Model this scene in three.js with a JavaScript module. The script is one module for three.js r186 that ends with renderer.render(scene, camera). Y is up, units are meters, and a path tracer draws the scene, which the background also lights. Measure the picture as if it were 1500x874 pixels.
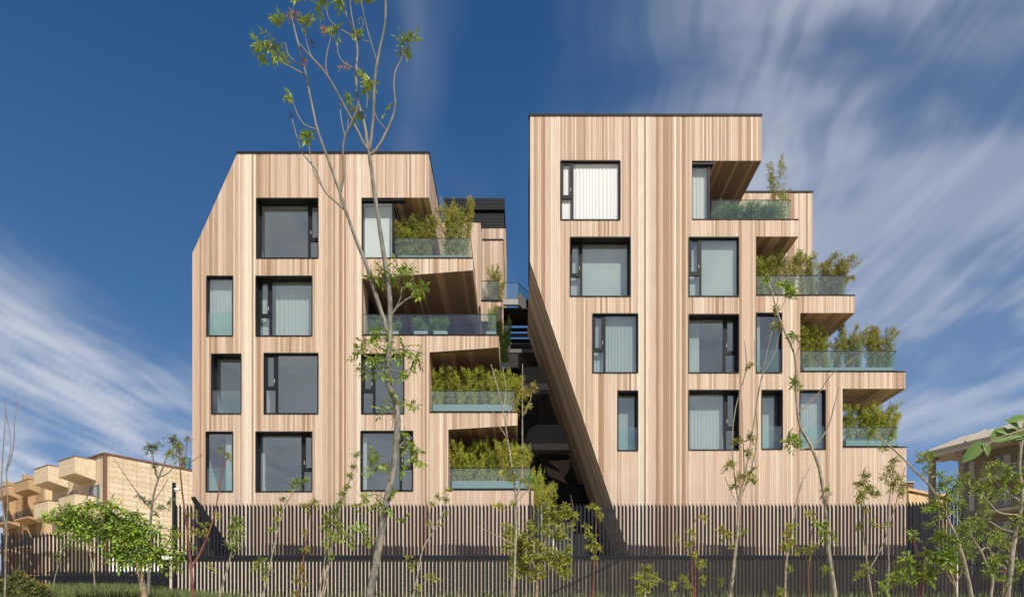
import * as THREE from 'three';
import { mergeGeometries } from 'three/addons/utils/BufferGeometryUtils.js';

// ───────── camera (shifted lens: level camera, horizon just below the frame) ─────────
const scene = new THREE.Scene();
const CX = 758, CY = 920, F = 1000, EYE = 1.6;               // principal point and focal length of the photograph's lens
const camera = new THREE.PerspectiveCamera(2 * Math.atan(437 / F) * 180 / Math.PI, 1500 / 874, 0.1, 3000);
camera.position.set(0, EYE, 0);
camera.lookAt(0, EYE, -10);
camera.setViewOffset(1500, 874, 750 - CX, 437 - CY, 1500, 874);
const renderer = new THREE.WebGLRenderer({ antialias: true });
renderer.setSize(1500, 874);
renderer.toneMapping = THREE.LinearToneMapping;
renderer.toneMappingExposure = 1.52;
renderer.shadowMap.enabled = true;

// ───────── sun ─────────
const SUN = new THREE.Vector3(0.304, 0.743, 0.596).normalize();
const sun = new THREE.DirectionalLight(new THREE.Color(1.0, 0.93, 0.82), 4.6);
sun.position.copy(SUN).multiplyScalar(120).add(new THREE.Vector3(0, 8, -28));
sun.target.position.set(0, 8, -28);
sun.castShadow = true;
sun.shadow.mapSize.set(4096, 4096);
Object.assign(sun.shadow.camera, { left: -60, right: 60, top: 60, bottom: -60, near: 1, far: 300 });
sun.shadow.radius = 1.2;
scene.add(sun, sun.target);

// ───────── noise ─────────
function mulberry(a) { return () => { a |= 0; a = a + 0x6D2B79F5 | 0; let t = Math.imul(a ^ a >>> 15, 1 | a); t = t + Math.imul(t ^ t >>> 7, 61 | t) ^ t; return ((t ^ t >>> 14) >>> 0) / 4294967296; }; }
const PERM = new Float32Array(65536); { const r = mulberry(7); for (let i = 0; i < 65536; i++) PERM[i] = r(); }
function vnoise(x, y) {
  const xi = Math.floor(x), yi = Math.floor(y), fx = x - xi, fy = y - yi;
  const h = (a, b) => PERM[((a & 255) * 256 + (b & 255) + (a >> 8) * 7919 + (b >> 8) * 104729) & 65535];
  const sx = fx * fx * fx * (fx * (fx * 6 - 15) + 10), sy = fy * fy * fy * (fy * (fy * 6 - 15) + 10);
  const a = h(xi, yi), b = h(xi + 1, yi), c = h(xi, yi + 1), d = h(xi + 1, yi + 1);
  return a + (b - a) * sx + (c - a) * sy + (a - b - c + d) * sx * sy;
}
function fbm(x, y, o = 5) { let s = 0, a = 0.5, n = 0; for (let i = 0; i < o; i++) { s += a * vnoise(x, y); n += a; a *= 0.5; const t = x * 1.62 + y * 1.18 + 13.7; y = y * 1.62 - x * 1.18 + 5.1; x = t; } return s / n; }
function fbmA(x, y, o = 5) { let s = 0, a = 0.5, n = 0; for (let i = 0; i < o; i++) { s += a * vnoise(x + i * 31.7, y + i * 17.3); n += a; a *= 0.55; x *= 2.03; y *= 2.03; } return s / n; }
const smooth = (a, b, x) => { const t = Math.min(1, Math.max(0, (x - a) / (b - a))); return t * t * (3 - 2 * t); };
const mix = (a, b, t) => a + (b - a) * t;

// ───────── sky: clear deep blue with cirrus drawn out along the line of sight ─────────
{
  const W = 2048, H = 1024, data = new Float32Array(W * H * 4);
  for (let j = 0; j < H; j++) {
    const el = ((j + 0.5) / H - 0.5) * Math.PI, dy = Math.sin(el), ce = Math.cos(el);
    for (let i = 0; i < W; i++) {
      const ph = ((i + 0.5) / W - 0.5) * 2 * Math.PI, dx = Math.cos(ph) * ce, dz = Math.sin(ph) * ce;
      const y = Math.max(dy, 0.012);
      const e = Math.max(0, el) / (Math.PI / 2);
      // blue that pales towards the horizon
      const k = Math.pow(1 - Math.min(1, e), 3.2);
      let r = mix(0.0045, 0.082, k), g = mix(0.033, 0.215, k), b = mix(0.108, 0.440, k);
      const u = dx / y, v = -dz / y, lv = Math.sign(v) * Math.log(1 + Math.abs(v));
      const wob = (fbm(u * 0.8 + 3, lv * 2.1 + 9, 4) - 0.5) * 1.2, wob2 = (fbm(u * 2.2 + 13, lv * 5 + 29, 4) - 0.5) * 0.45;
      // broad banks of cirrus, long in the direction of sight; heavier towards the sun's side of the sky
      const bank = fbm((u + wob) * 0.6 + 11.3, lv * 0.9 + 4.2, 4);
      const left = smooth(-1.02, -1.75, u + wob * 0.30 + wob2 * 0.4), right = smooth(0.10, 0.62, u + wob * 0.25 + wob2 * 0.5), south = smooth(0.2, -0.9, v);
      const veil = right * (1 - left) * (v > 0 ? 1 : 1 - south);
      let cover = Math.max(left, right * 0.78 * smooth(0.24, 0.62, bank + 0.10), south * (0.5 + 0.5 * smooth(0.22, 0.48, bank + 0.06)));
      cover += 0.20 * Math.exp(-Math.pow((u + 0.13 + wob * 0.25) / 0.09, 2)) * smooth(0.35, 0.7, fbm(u * 5, lv * 5 + 3.3, 3));
      const streak = fbmA((u + wob * 0.45 + wob2 * 0.5) * 3.4 + 2.0, lv * 2.0 + u * 0.6 + 7, 6);
      const puff = fbm(u * 3.0 + wob * 0.9 + 40, lv * 7.5 + 8, 6);
      // combed filaments: ridges of stretched, curling noise
      const fa = (u + wob * 0.30 + wob2 * 0.18) * 7.5, fb = lv * 2.4 + u * 1.1 + wob * 0.4, n1 = fbmA(fa + 60, fb + 21, 5), n2 = fbmA(fa * 2.3 + fb * 0.8 + 5, fb * 1.6 - fa * 0.25 + 71, 5);
      const comb = Math.pow(1 - Math.abs(2 * n1 - 1), 2.2) * 0.6 + Math.pow(1 - Math.abs(2 * n2 - 1), 2.4) * 0.4;
      let c = cover * (0.10 + 0.66 * smooth(0.30, 0.72, streak * (0.45 - 0.2 * veil) + puff * (0.55 + 0.2 * veil)) + (0.40 - 0.12 * veil) * smooth(0.35, 0.9, comb) * smooth(0.3, 0.6, puff + 0.12)) + 0.07 * veil + 0.30 * south;
      c = Math.min(0.94, Math.max(0, c)) * smooth(0.0, 0.06, dy);
      const hz = 0.20 * Math.pow(1 - Math.min(1, e), 9);                            // thin haze low down
      c = 1 - (1 - c * 0.82) * (1 - hz);
      r = mix(r, 0.435, c); g = mix(g, 0.455, c); b = mix(b, 0.505, c);
      const o = (j * W + i) * 4; data[o] = r; data[o + 1] = g; data[o + 2] = b; data[o + 3] = 1;
    }
  }
  const sky = new THREE.DataTexture(data, W, H, THREE.RGBAFormat, THREE.FloatType);
  sky.mapping = THREE.EquirectangularReflectionMapping; sky.magFilter = THREE.LinearFilter; sky.minFilter = THREE.LinearFilter; sky.wrapS = THREE.RepeatWrapping; sky.needsUpdate = true;
  scene.background = sky; scene.environment = sky;
}

// ───────── helpers ─────────
const X = (px, d) => (px - CX) * d / F;                       // metres across, up, for a point seen at this pixel and d metres ahead
const Y = (py, d) => EYE + (CY - py) * d / F;
const at = (px, py, d) => new THREE.Vector3(X(px, d), Y(py, d), -d);
const used = {};
function numbered(n) { const k = used[n] = (used[n] ?? -1) + 1; return k ? `${n}_${String(k).padStart(3, '0')}` : n; }
function tag(o, label, category, group, kind) { if (label) o.userData.label = label; if (category) o.userData.category = category; if (group) o.userData.group = group; if (kind) o.userData.kind = kind; return o; }
function thing(name, label, category, base = [0, 0, 0], group) { const o = new THREE.Group(); o.name = numbered(name); o.position.set(...base); scene.add(o); return tag(o, label, category, group); }
function mesh(name, geo, mat, parent) { const m = new THREE.Mesh(geo, mat); m.name = name; m.castShadow = m.receiveShadow = true; parent.add(m); return m; }
function structure(name, geo, mat) { const m = mesh(numbered(name), geo, mat, scene); m.userData.kind = 'structure'; return m; }
// every mesh of a thing was shaped in world coordinates: bring its geometry to the thing's own base
function rebase(o) { const p = o.position, done = new Set(); o.traverse(m => { if (m.isMesh && !done.has(m.geometry) && !m.userData.local) { done.add(m.geometry); m.geometry.translate(-p.x, -p.y, -p.z); } }); o.traverse(m => { delete m.userData.local; }); return o; }
const L = (r, g, b) => new THREE.Color().setRGB(r, g, b);
const std = (c, roughness = 0.8, extra = {}) => new THREE.MeshStandardMaterial({ color: c, roughness, ...extra });
function dtex(w, h, fn, srgb = true) {
  const a = new Uint8Array(w * h * 4);
  for (let j = 0; j < h; j++) for (let i = 0; i < w; i++) { const c = fn(i, j), o = (j * w + i) * 4; a[o] = c[0]; a[o + 1] = c[1]; a[o + 2] = c[2]; a[o + 3] = 255; }
  const t = new THREE.DataTexture(a, w, h); t.magFilter = THREE.LinearFilter; t.minFilter = THREE.LinearMipmapLinearFilter; t.generateMipmaps = true; t.wrapS = t.wrapT = THREE.RepeatWrapping;
  if (srgb) t.colorSpace = THREE.SRGBColorSpace; t.needsUpdate = true; return t;
}
// tileable noise by blending two shifted copies
function tile(fn, w, h) { return (i, j) => { const tx = i / w, ty = j / h, a = fn(i, j), b = fn(i - w, j), c = fn(i, j - h), d = fn(i - w, j - h); return mix(mix(a, b, tx), mix(c, d, tx), ty); }; }
const box = (x0, x1, y0, y1, z0, z1) => { const g = new THREE.BoxGeometry(Math.abs(x1 - x0), Math.abs(y1 - y0), Math.abs(z1 - z0)); g.translate((x0 + x1) / 2, (y0 + y1) / 2, (z0 + z1) / 2); return g; };
function prism(pts, zFront, zBack, holes = []) {              // polygon in x,y drawn out in depth
  const s = new THREE.Shape(pts.map(p => new THREE.Vector2(...p)));
  for (const h of holes) s.holes.push(new THREE.Path(h.map(p => new THREE.Vector2(...p))));
  const g = new THREE.ExtrudeGeometry(s, { depth: zFront - zBack, bevelEnabled: false }); g.translate(0, 0, zBack); return g;
}
function bar(a, b, w, h) { // square bar between two points
  const d = b.clone().sub(a), l = d.length(), g = new THREE.BoxGeometry(w, h, l);
  g.applyQuaternion(new THREE.Quaternion().setFromUnitVectors(new THREE.Vector3(0, 0, 1), d.normalize())); g.translate((a.x + b.x) / 2, (a.y + b.y) / 2, (a.z + b.z) / 2); return g;
}
const merge = gs => mergeGeometries(gs.map(g => { const q = g.index ? g.toNonIndexed() : g; for (const k of Object.keys(q.attributes)) if (!['position', 'normal', 'uv', 'color'].includes(k)) q.deleteAttribute(k); return q; }));

// ───────── materials ─────────
const grainTex = (() => {
  const w = 128, h = 1024, f = tile((i, j) => { const x = i / w, y = j / h; const wob = (fbm(x * 3 + 50, y * 5 + 2, 3) - 0.5) * 0.5; return fbmA((x + wob * 0.25) * 26 + 3, y * 3.2 + 9, 4); }, w, h);
  const r = mulberry(5), knots = []; for (let k = 0; k < 9; k++) knots.push([r() * w, r() * h, 1.6 + r() * 2.2]);
  return dtex(w, h, (i, j) => { let t = 0.80 + 0.30 * (f(i, j) - 0.35); for (const [a, b, s] of knots) { const q = ((i - a) / s) ** 2 + ((j - b) / (s * 1.5)) ** 2; if (q < 5) t *= 1 - 0.42 * Math.exp(-q); } t = Math.min(1, Math.max(0.4, t)); return [255 * t, 253 * Math.pow(t, 1.12), 250 * Math.pow(t, 1.26)]; });
})();
const paint = (c, roughness) => new THREE.MeshPhysicalMaterial({ color: c, roughness, specularIntensity: 0.3 });   // matt powder coat
const M = {
  wood: new THREE.MeshStandardMaterial({ vertexColors: true, map: grainTex, roughness: 0.72 }),
  backing: std(L(0.11, 0.075, 0.05), 0.9),
  black: paint(L(0.009, 0.010, 0.012), 0.6),
  frame: paint(L(0.011, 0.0125, 0.016), 0.5),
  fence: paint(L(0.011, 0.0125, 0.018), 0.6),
  darkPanel: paint(L(0.010, 0.0115, 0.016), 0.65),
  concrete: std(L(0.27, 0.27, 0.275), 0.85),
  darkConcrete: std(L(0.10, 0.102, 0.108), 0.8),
  cleftShade: std(L(0.028, 0.027, 0.027), 0.9),  // near black: the shade of the cleft put into the colour
  copper: std(L(0.13, 0.08, 0.055), 0.55),
  room: std(L(0.74, 0.74, 0.72), 0.95),
  roomFloor: std(L(0.36, 0.31, 0.25), 0.8),
  white: std(L(0.78, 0.78, 0.76), 0.7),
  planter: std(L(0.17, 0.21, 0.24), 0.6),
  curtain: new THREE.MeshPhysicalMaterial({ color: L(0.80, 0.81, 0.80), roughness: 1, transmission: 0.3, thickness: 0, side: THREE.DoubleSide }),
  blind: std(L(0.62, 0.63, 0.62), 0.95),
  glass: new THREE.MeshPhysicalMaterial({ color: L(0.82, 0.87, 0.87), roughness: 0.0, metalness: 0, transmission: 1, thickness: 0, ior: 2.33 }),
  clear: new THREE.MeshPhysicalMaterial({ color: L(0.99, 1, 1), roughness: 0.0, transmission: 1, thickness: 0, ior: 1.5 }),
  rail: new THREE.MeshPhysicalMaterial({ color: L(0.82, 0.98, 0.92), roughness: 0.0, transmission: 1, thickness: 0, ior: 2.33 }),
  soil: std(L(0.05, 0.038, 0.028), 1),
};

// ───────── timber cladding: every board its own strip, cut to the outline and round the openings ─────────
const TONES = { pale: [0.745, 0.693, 0.619], cream: [0.660, 0.563, 0.487], tan: [0.563, 0.442, 0.359], mid: [0.459, 0.338, 0.248], brown: [0.368, 0.236, 0.155], rose: [0.611, 0.492, 0.414], umber: [0.211, 0.137, 0.089] };
const SHELTERED_SHADE = ['umber', 'brown', 'umber', 'mid', 'brown', 'umber'];   // unbleached brown timber, darkened further to paint in shade under the slabs
const BAG = ['cream', 'tan', 'tan', 'rose', 'cream', 'mid', 'tan', 'rose', 'mid', 'brown', 'cream', 'mid'];
const CALM = ['cream', 'rose', 'rose', 'tan', 'rose', 'cream'];
function cuts(loops, u) { const vs = []; for (const lp of loops) for (let i = 0; i < lp.length; i++) { const [a, b] = lp[i], [c, d] = lp[(i + 1) % lp.length]; if ((a <= u) !== (c <= u)) vs.push(b + (d - b) * (u - a) / (c - a)); } return vs.sort((p, q) => p - q); }
function boardGeo(place, u0, u1, a0, a1, b0, b1, w0, w1, col, r, flip) {
  const P = [[u0, a0, w0], [u1, a1, w0], [u1, b1, w0], [u0, b0, w0], [u0, a0, w1], [u1, a1, w1], [u1, b1, w1], [u0, b0, w1]].map(q => place(...q));
  const Q = [[u0, a0], [u1, a1], [u1, b1], [u0, b0], [u0, a0], [u1, a1], [u1, b1], [u0, b0]];
  const ou = r() * 5, ov = r() * 5, faces = [[4, 5, 6, 7], [0, 4, 7, 3], [5, 1, 2, 6], [0, 1, 5, 4], [7, 6, 2, 3]];
  const pos = [], uv = [], c = [];
  for (const f of faces) for (const k of flip ? [0, 2, 1, 0, 3, 2] : [0, 1, 2, 0, 2, 3]) { const i = f[k]; pos.push(P[i].x, P[i].y, P[i].z); uv.push(Q[i][0] / 0.35 + ou, Q[i][1] / 2.6 + ov); c.push(...col); }
  const g = new THREE.BufferGeometry(); g.setAttribute('position', new THREE.Float32BufferAttribute(pos, 3)); g.setAttribute('uv', new THREE.Float32BufferAttribute(uv, 2)); g.setAttribute('color', new THREE.Float32BufferAttribute(c, 3)); g.computeVertexNormals(); return g;
}
function clad(store, parent, loops, place, { seed = 1, pitch = 0.082, strips = [], bag = BAG, calmBelow = -1e9, thick = 0.03 } = {}) {
  const r = mulberry(seed), o = place(0, 0, 0), eu = place(1, 0, 0).sub(o), ev = place(0, 1, 0).sub(o), ew = place(0, 0, 1).sub(o);
  const flip = eu.cross(ev).dot(ew) < 0, us = loops.flat().map(p => p[0]), lo = Math.min(...us), hi = Math.max(...us);
  const fixed = [...new Set(us.map(u => Math.round(u * 1000) / 1000))].sort((a, b) => a - b);
  let edges = [...fixed];
  for (let u = lo; u < hi; u += pitch * (0.86 + 0.28 * r())) if (!fixed.some(f => Math.abs(f - u) < 0.028)) edges.push(u);
  edges.sort((a, b) => a - b); edges = edges.filter((e, i) => !i || e - edges[i - 1] > 0.004);
  let tone = 'tan', run = 0;
  for (let k = 0; k + 1 < edges.length; k++) {
    const u0 = edges[k], u1 = edges[k + 1], um = (u0 + u1) / 2;
    if (run-- <= 0) { tone = bag[Math.floor(r() * bag.length)]; run = r() < 0.38 ? 1 : r() < 0.2 ? 2 : 0; if (tone === 'brown') run = Math.min(run, 1); }
    let t = tone; for (const [s, e, n] of strips) if (um > s && um < e) t = n;
    const m = cuts(loops, um), p = cuts(loops, u0 + 1e-4), q = cuts(loops, u1 - 1e-4);
    const ok = p.length === m.length && q.length === m.length;
    for (let i = 0; i + 1 < m.length; i += 2) {
      let a0 = ok ? p[i] : m[i], a1 = ok ? q[i] : m[i], b0 = ok ? p[i + 1] : m[i + 1], b1 = ok ? q[i + 1] : m[i + 1];
      let tt = t; if (m.length > 2 && r() < 0.7) tt = bag[Math.floor(r() * bag.length)];
      const pieces = [];
      const n0 = Math.max(b0, b1) < calmBelow + 0.4 ? CALM[Math.floor(r() * CALM.length)] : tt, long = Math.min(b0, b1) - Math.max(a0, a1);
      if (long > 5 && r() < 0.4) { const c = mix(Math.max(a0, a1), Math.min(b0, b1), 0.2 + 0.6 * r()); pieces.push([a0, a1, c, c, n0], [c + 0.004, c + 0.004, b0, b1, n0]); } else pieces.push([a0, a1, b0, b1, n0]);   // long runs are jointed somewhere
      for (const [c0, c1, d0, d1, n] of pieces) {
        const f = 0.93 + 0.14 * r(), col = TONES[n].map((x, i) => x * f * (1 + (i - 1) * 0.03 * (r() - 0.5)));
        const g = boardGeo(place, u0 + 0.0025, u1 - 0.0025, c0, c1, d0, d1, 0.002, thick - 0.008 * r(), col, r, flip);
        store.push({ g, parent, area: (u1 - u0) * (d0 + d1 - c0 - c1) / 2 });
      }
    }
  }
}
function hang(store, building) { // the 300 largest boards one by one, the slivers together
  store.sort((a, b) => b.area - a.area);
  store.slice(0, 300).forEach(s => mesh('cladding_board', s.g, M.wood, s.parent));
  if (store.length > 300) mesh('cladding_boards', merge(store.slice(300).map(s => s.g)), M.wood, building).userData.kind = 'stuff';
}
const rect = (x0, y0, x1, y1) => [[x0, y0], [x1, y0], [x1, y1], [x0, y1]];
const px2 = (pts, d = 30) => pts.map(([x, y]) => [X(x, d), Y(y, d)]);

// ───────── windows ─────────
function curtainGeo(x0, x1, y0, y1, z, seed, amp = 0.6) {
  const r = mulberry(seed), n = Math.max(12, Math.round((x1 - x0) / 0.035)), g = new THREE.PlaneGeometry(x1 - x0, y1 - y0, n, 5), p = g.attributes.position, ph = r() * 9, f = 34 + r() * 10;
  for (let i = 0; i < p.count; i++) { const x = p.getX(i), low = 0.6 + 0.4 * (0.5 - p.getY(i) / (y1 - y0)); p.setZ(i, amp * low * (0.035 * Math.sin(x * f + ph + Math.sin(x * 5.3) * 1.4) + 0.015 * Math.sin(x * f * 2.3 + 1))); }
  g.translate((x0 + x1) / 2, (y0 + y1) / 2, z); g.computeVertexNormals(); return g;
}
function roomGeo(x0, x1, y0, y1, z0, z1) {
  const t = 0.04; return [merge([box(x0 - t, x0, y0 - t, y1 + t, z1, z0), box(x1, x1 + t, y0 - t, y1 + t, z1, z0), box(x0, x1, y1, y1 + t, z1, z0), box(x0 - t, x1 + t, y0 - t, y1 + t, z1 - t, z1)]), box(x0, x1, y0 - t, y0, z1, z0)];
}
function frameGeo(x0, x1, y0, y1, w, z0, z1) { return merge([box(x0, x1, y1 - w, y1, z1, z0), box(x0, x1, y0, y0 + w, z1, z0), box(x0, x0 + w, y0 + w, y1 - w, z1, z0), box(x1 - w, x1, y0 + w, y1 - w, z1, z0)]); }
let wseed = 100;
function windowUnit(b, [a0, b0, a1, b1], o = {}) {            // opening given as seen on the facade
  const D = 30, x0 = X(a0, D), x1 = X(a1, D), y0 = Y(b1, D), y1 = Y(b0, D), d = o.d ?? 0.1, z = -D - d, glass = o.glass ?? M.glass; wseed++;
  const win = mesh('window', frameGeo(x0 + 0.004, x1 - 0.004, y0 + 0.004, y1 - 0.004, 0.065, z, z - 0.07), M.frame, b);
  mesh('window_reveal', merge([box(x0, x1, y1 - 0.035, y1 + 0.012, z + 0.002, -D + 0.015), box(x0, x1, y0 - 0.012, y0 + 0.03, z + 0.002, -D + 0.018), box(x0 - 0.01, x0 + 0.03, y0 + 0.03, y1 - 0.035, z + 0.002, -D + 0.012), box(x1 - 0.03, x1 + 0.01, y0 + 0.03, y1 - 0.035, z + 0.002, -D + 0.012)]), M.frame, win);
  const i0 = x0 + 0.065, i1 = x1 - 0.065, j0 = y0 + 0.065, j1 = y1 - 0.065, zg = z - 0.035;
  const pane = (p0, p1, q0, q1) => mesh('pane', (() => { const g = new THREE.PlaneGeometry(p1 - p0 + 0.02, q1 - q0 + 0.02); g.translate((p0 + p1) / 2, (q0 + q1) / 2, zg); return g; })(), glass, win) && glass === M.glass && mesh('reflection_pane', new THREE.PlaneGeometry(p1 - p0 + 0.02, q1 - q0 + 0.02).translate((p0 + p1) / 2, (q0 + q1) / 2, zg - 0.024), glass, win);  // second pane added so the glass mirrors more sky
  if (o.side) {
    const w = o.sw ?? 0.55, s0 = o.side === 'l' ? i0 : i1 - w, s1 = s0 + w, m = 0.10, tr = j0 + (j1 - j0) * (o.tr ?? 0.36), mx = o.side === 'l' ? s1 : s0 - m;
    mesh('mullion', box(mx, mx + m, j0, j1, z - 0.07, z + 0.012), M.frame, win);
    mesh('transom', box(s0, s1, tr, tr + 0.09, z - 0.07, z + 0.008), M.frame, win);
    mesh('sash', frameGeo(s0 + 0.004, s1 - 0.004, tr + 0.094, j1 - 0.004, 0.07, z + 0.006, z - 0.05), M.frame, win);
    pane(s0 + 0.07, s1 - 0.07, tr + 0.16, j1 - 0.07); pane(s0, s1, j0, tr);
    if (o.side === 'l') pane(mx + m, i1, j0, j1); else pane(i0, mx, j0, j1);
    mesh('handle', box(o.side === 'l' ? s1 - 0.05 : s0 + 0.02, o.side === 'l' ? s1 - 0.02 : s0 + 0.05, tr + 0.3, tr + 0.46, z + 0.006, z + 0.04), M.concrete, win);
  } else pane(i0, i1, j0, j1);
  const rx = 0.2, [walls, floor] = roomGeo(x0 - rx, x1 + rx, y0 - 0.03, y1 + 0.12, z - 0.13, z - (o.deep ?? 3.2));
  mesh('room_walls', walls, M.room, win); mesh('room_floor', floor, M.roomFloor, win);
  for (const [c0, c1] of o.curtain ?? []) mesh('curtain', curtainGeo(mix(i0 - 0.06, i1 + 0.06, c0), mix(i0 - 0.06, i1 + 0.06, c1), y0 + 0.02, y1, z - (o.cz ?? 0.24), wseed, o.amp), o.cloth ?? M.curtain, win);
  if (o.blind) mesh('blind', box(i0 - 0.06, i1 + 0.06, mix(j0, j1, 1 - o.blind), y1, z - 0.22, z - 0.235), M.blind, win);
  if (o.guard) { const g = new THREE.PlaneGeometry(x1 - x0 - 0.08, (y1 - y0) * 0.38); g.translate((x0 + x1) / 2, y0 + (y1 - y0) * 0.19 + 0.03, -D - Math.min(0.03, d * 0.4)); mesh('guard_glass', g, M.rail, win); }
  return win;
}
function balustrade(b, pts, yb, h) {                          // glass sheets between plan points, with a channel at the foot
  for (let i = 0; i + 1 < pts.length; i++) {
    const p = new THREE.Vector3(pts[i][0], yb + 0.06, pts[i][1]), q = new THREE.Vector3(pts[i + 1][0], yb + 0.06, pts[i + 1][1]), len = p.distanceTo(q), n = Math.max(1, Math.round(len / 2.1));
    const up = new THREE.Vector3(0, 1, 0), ch = mesh('balustrade', merge([bar(p.clone().setY(yb + 0.03), q.clone().setY(yb + 0.03), 0.05, 0.06), bar(p.clone().setY(yb + h), q.clone().setY(yb + h), 0.022, 0.022)]), M.black, b);
    for (let k = 0; k < n; k++) {
      const s = p.clone().lerp(q, (k + 0.004) / n), e = p.clone().lerp(q, (k + 0.996) / n), g = new THREE.BufferGeometry();
      const c = [s, e, e.clone().addScaledVector(up, h - 0.065), s.clone().addScaledVector(up, h - 0.065)];
      g.setAttribute('position', new THREE.Float32BufferAttribute([c[0], c[1], c[2], c[0], c[2], c[3]].flatMap(v => [v.x, v.y, v.z]), 3)); g.computeVertexNormals();
      mesh('glass_panel', g, M.rail, ch);
    }
  }
}
// slab of a balcony: front outline (x0,top)-(x1,top)-(x1,bottomRight)-(x0,bottomLeft), drawn back; timber below and on its free end
function slab(b, store, [a0, t, a1, br, bl], depth, seed, name = 'balcony_slab') {
  const x0 = X(a0, 30), x1 = X(a1, 30), yt = Y(t, 30), y1 = Y(br, 30), y0 = Y(bl, 30);
  const core = mesh(name, prism([[x0, yt - 0.04], [x0, y0 + 0.03], [x1 - 0.03, y1 + 0.03], [x1 - 0.03, yt - 0.04]], -30.24, -30 - depth), M.backing, b);
  mesh('coping', box(x0, x1 + 0.012, yt - 0.004, yt + 0.028, -30.2, -29.985), M.black, core);
  mesh('paving', box(x0, x1, yt - 0.04, yt - 0.006, -30 - depth, -30.2), M.concrete, core);
  const dx = x1 - x0, dyy = y1 - y0, n = new THREE.Vector3(dyy, -dx, 0).normalize(), len = Math.hypot(dx, dyy);
  const under = mesh('soffit', prism([[x0, y0 + 0.03], [x0, y0 + 0.012], [x1, y1 + 0.012], [x1, y1 + 0.03]], -30.035, -30 - depth), M.backing, b);
  clad(store, under, [rect(0, 0.032, len, depth)], (u, v, w) => new THREE.Vector3(x0 + dx * u / len + n.x * (w - 0.012), y0 + dyy * u / len + n.y * (w - 0.012), -30 - v), { seed, pitch: 0.14, bag: SHELTERED_SHADE });
  const side = mesh('slab_end', box(x1 - 0.028, x1 - 0.012, y1 + 0.02, yt - 0.04, -30 - depth, -30.035), M.backing, b);
  clad(store, side, [rect(0.032, y1, depth, yt - 0.006)], (u, v, w) => new THREE.Vector3(x1 - 0.012 + w * 0.5, v, -30 - u), { seed: seed + 1, pitch: 0.10 });
}
function planter(x0, x1, yb, h, z0, z1, label, group) {
  const t = thing('planter_box', label, 'planter', [(x0 + x1) / 2, yb, (z0 + z1) / 2], group), w = 0.04, m = [(x0 + x1) / 2, yb, (z0 + z1) / 2];
  for (const g of [box(x0, x1, yb, yb + h, z0 - w, z0), box(x0, x1, yb, yb + h, z1, z1 + w), box(x0, x0 + w, yb, yb + h, z1 + w, z0 - w), box(x1 - w, x1, yb, yb + h, z1 + w, z0 - w)]) mesh('side_panel', g, M.planter, t);
  mesh('soil', box(x0 + w, x1 - w, yb + 0.02, yb + h - 0.05, z1 + w, z0 - w), M.soil, t); rebase(t);
  return { x0, x1, y: yb + h - 0.05, z0, z1, m };
}

// ───────── ground ─────────
const BASE = 4.55;                                            // level of the terrace the blocks stand on
function ground(x, z) {                                        // planted bank rising to the fence, a little higher to the west
  const d = -z; let h = 2.62 * smooth(3, 27, d);
  h += 0.28 * smooth(-12.5, -15, x) * smooth(18, 27, d);
  return h + 0.06 * (fbm(x * 0.6, z * 0.6, 3) - 0.5);
}
{
  const xs = [], zs = []; for (let x = -1500; x < -40; x += 73) xs.push(x); for (let x = -40; x <= 40; x += 0.8) xs.push(x); for (let x = 60; x <= 1500; x += 72) xs.push(x);
  for (let z = -1800; z < -60; z += 87) zs.push(z); for (let z = -60; z <= 12; z += 0.8) zs.push(z); for (let z = 30; z <= 900; z += 87) zs.push(z);
  const pos = [], uv = [], idx = [];
  for (const z of zs) for (const x of xs) { pos.push(x, ground(x, z), z); uv.push(x / 4, z / 4); }
  for (let j = 0; j + 1 < zs.length; j++) for (let i = 0; i + 1 < xs.length; i++) { const a = j * xs.length + i, c = a + xs.length; idx.push(a, c, a + 1, a + 1, c, c + 1); }
  const g = new THREE.BufferGeometry(); g.setAttribute('position', new THREE.Float32BufferAttribute(pos, 3)); g.setAttribute('uv', new THREE.Float32BufferAttribute(uv, 2)); g.setIndex(idx); g.computeVertexNormals();
  const f = tile((i, j) => fbm(i / 18, j / 18, 5), 256, 256), f2 = tile((i, j) => fbm(i / 60 + 9, j / 60, 3), 256, 256);
  const map = dtex(256, 256, (i, j) => { const a = f(i, j), b = smooth(0.4, 0.6, f2(i, j)); return [mix(172, 158, b) * (0.75 + a * 0.5), mix(156, 146, b) * (0.75 + a * 0.5), mix(124, 108, b) * (0.7 + a * 0.6)]; });
  structure('ground', g, new THREE.MeshStandardMaterial({ map, roughness: 1 }));
}
{ // unseen pale concrete paving added to bounce sun up under the slabs, with kerb
  const f = tile((i, j) => fbm(i / 9, j / 9, 5), 256, 256), map = dtex(256, 256, (i, j) => { const t = 0.86 + 0.3 * (f(i, j) - 0.4); return [190 * t, 184 * t, 172 * t]; });
  const g = new THREE.PlaneGeometry(160, 22, 1, 1).rotateX(-Math.PI / 2).translate(0, 0.07, 4.5), uv = g.attributes.uv, p = g.attributes.position; for (let i = 0; i < 4; i++) uv.setXY(i, p.getX(i) / 5, p.getZ(i) / 5);
  structure('bounce_road', g, new THREE.MeshStandardMaterial({ map, roughness: 0.95 }));
  structure('kerb', box(-80, 80, -0.1, 0.22, -6.72, -6.5), M.concrete);
}
structure('terrace', box(X(238, 28.9), X(1403, 28.9), 1.5, BASE, -60, -28.9), std(L(0.34, 0.32, 0.29), 0.9));

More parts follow.
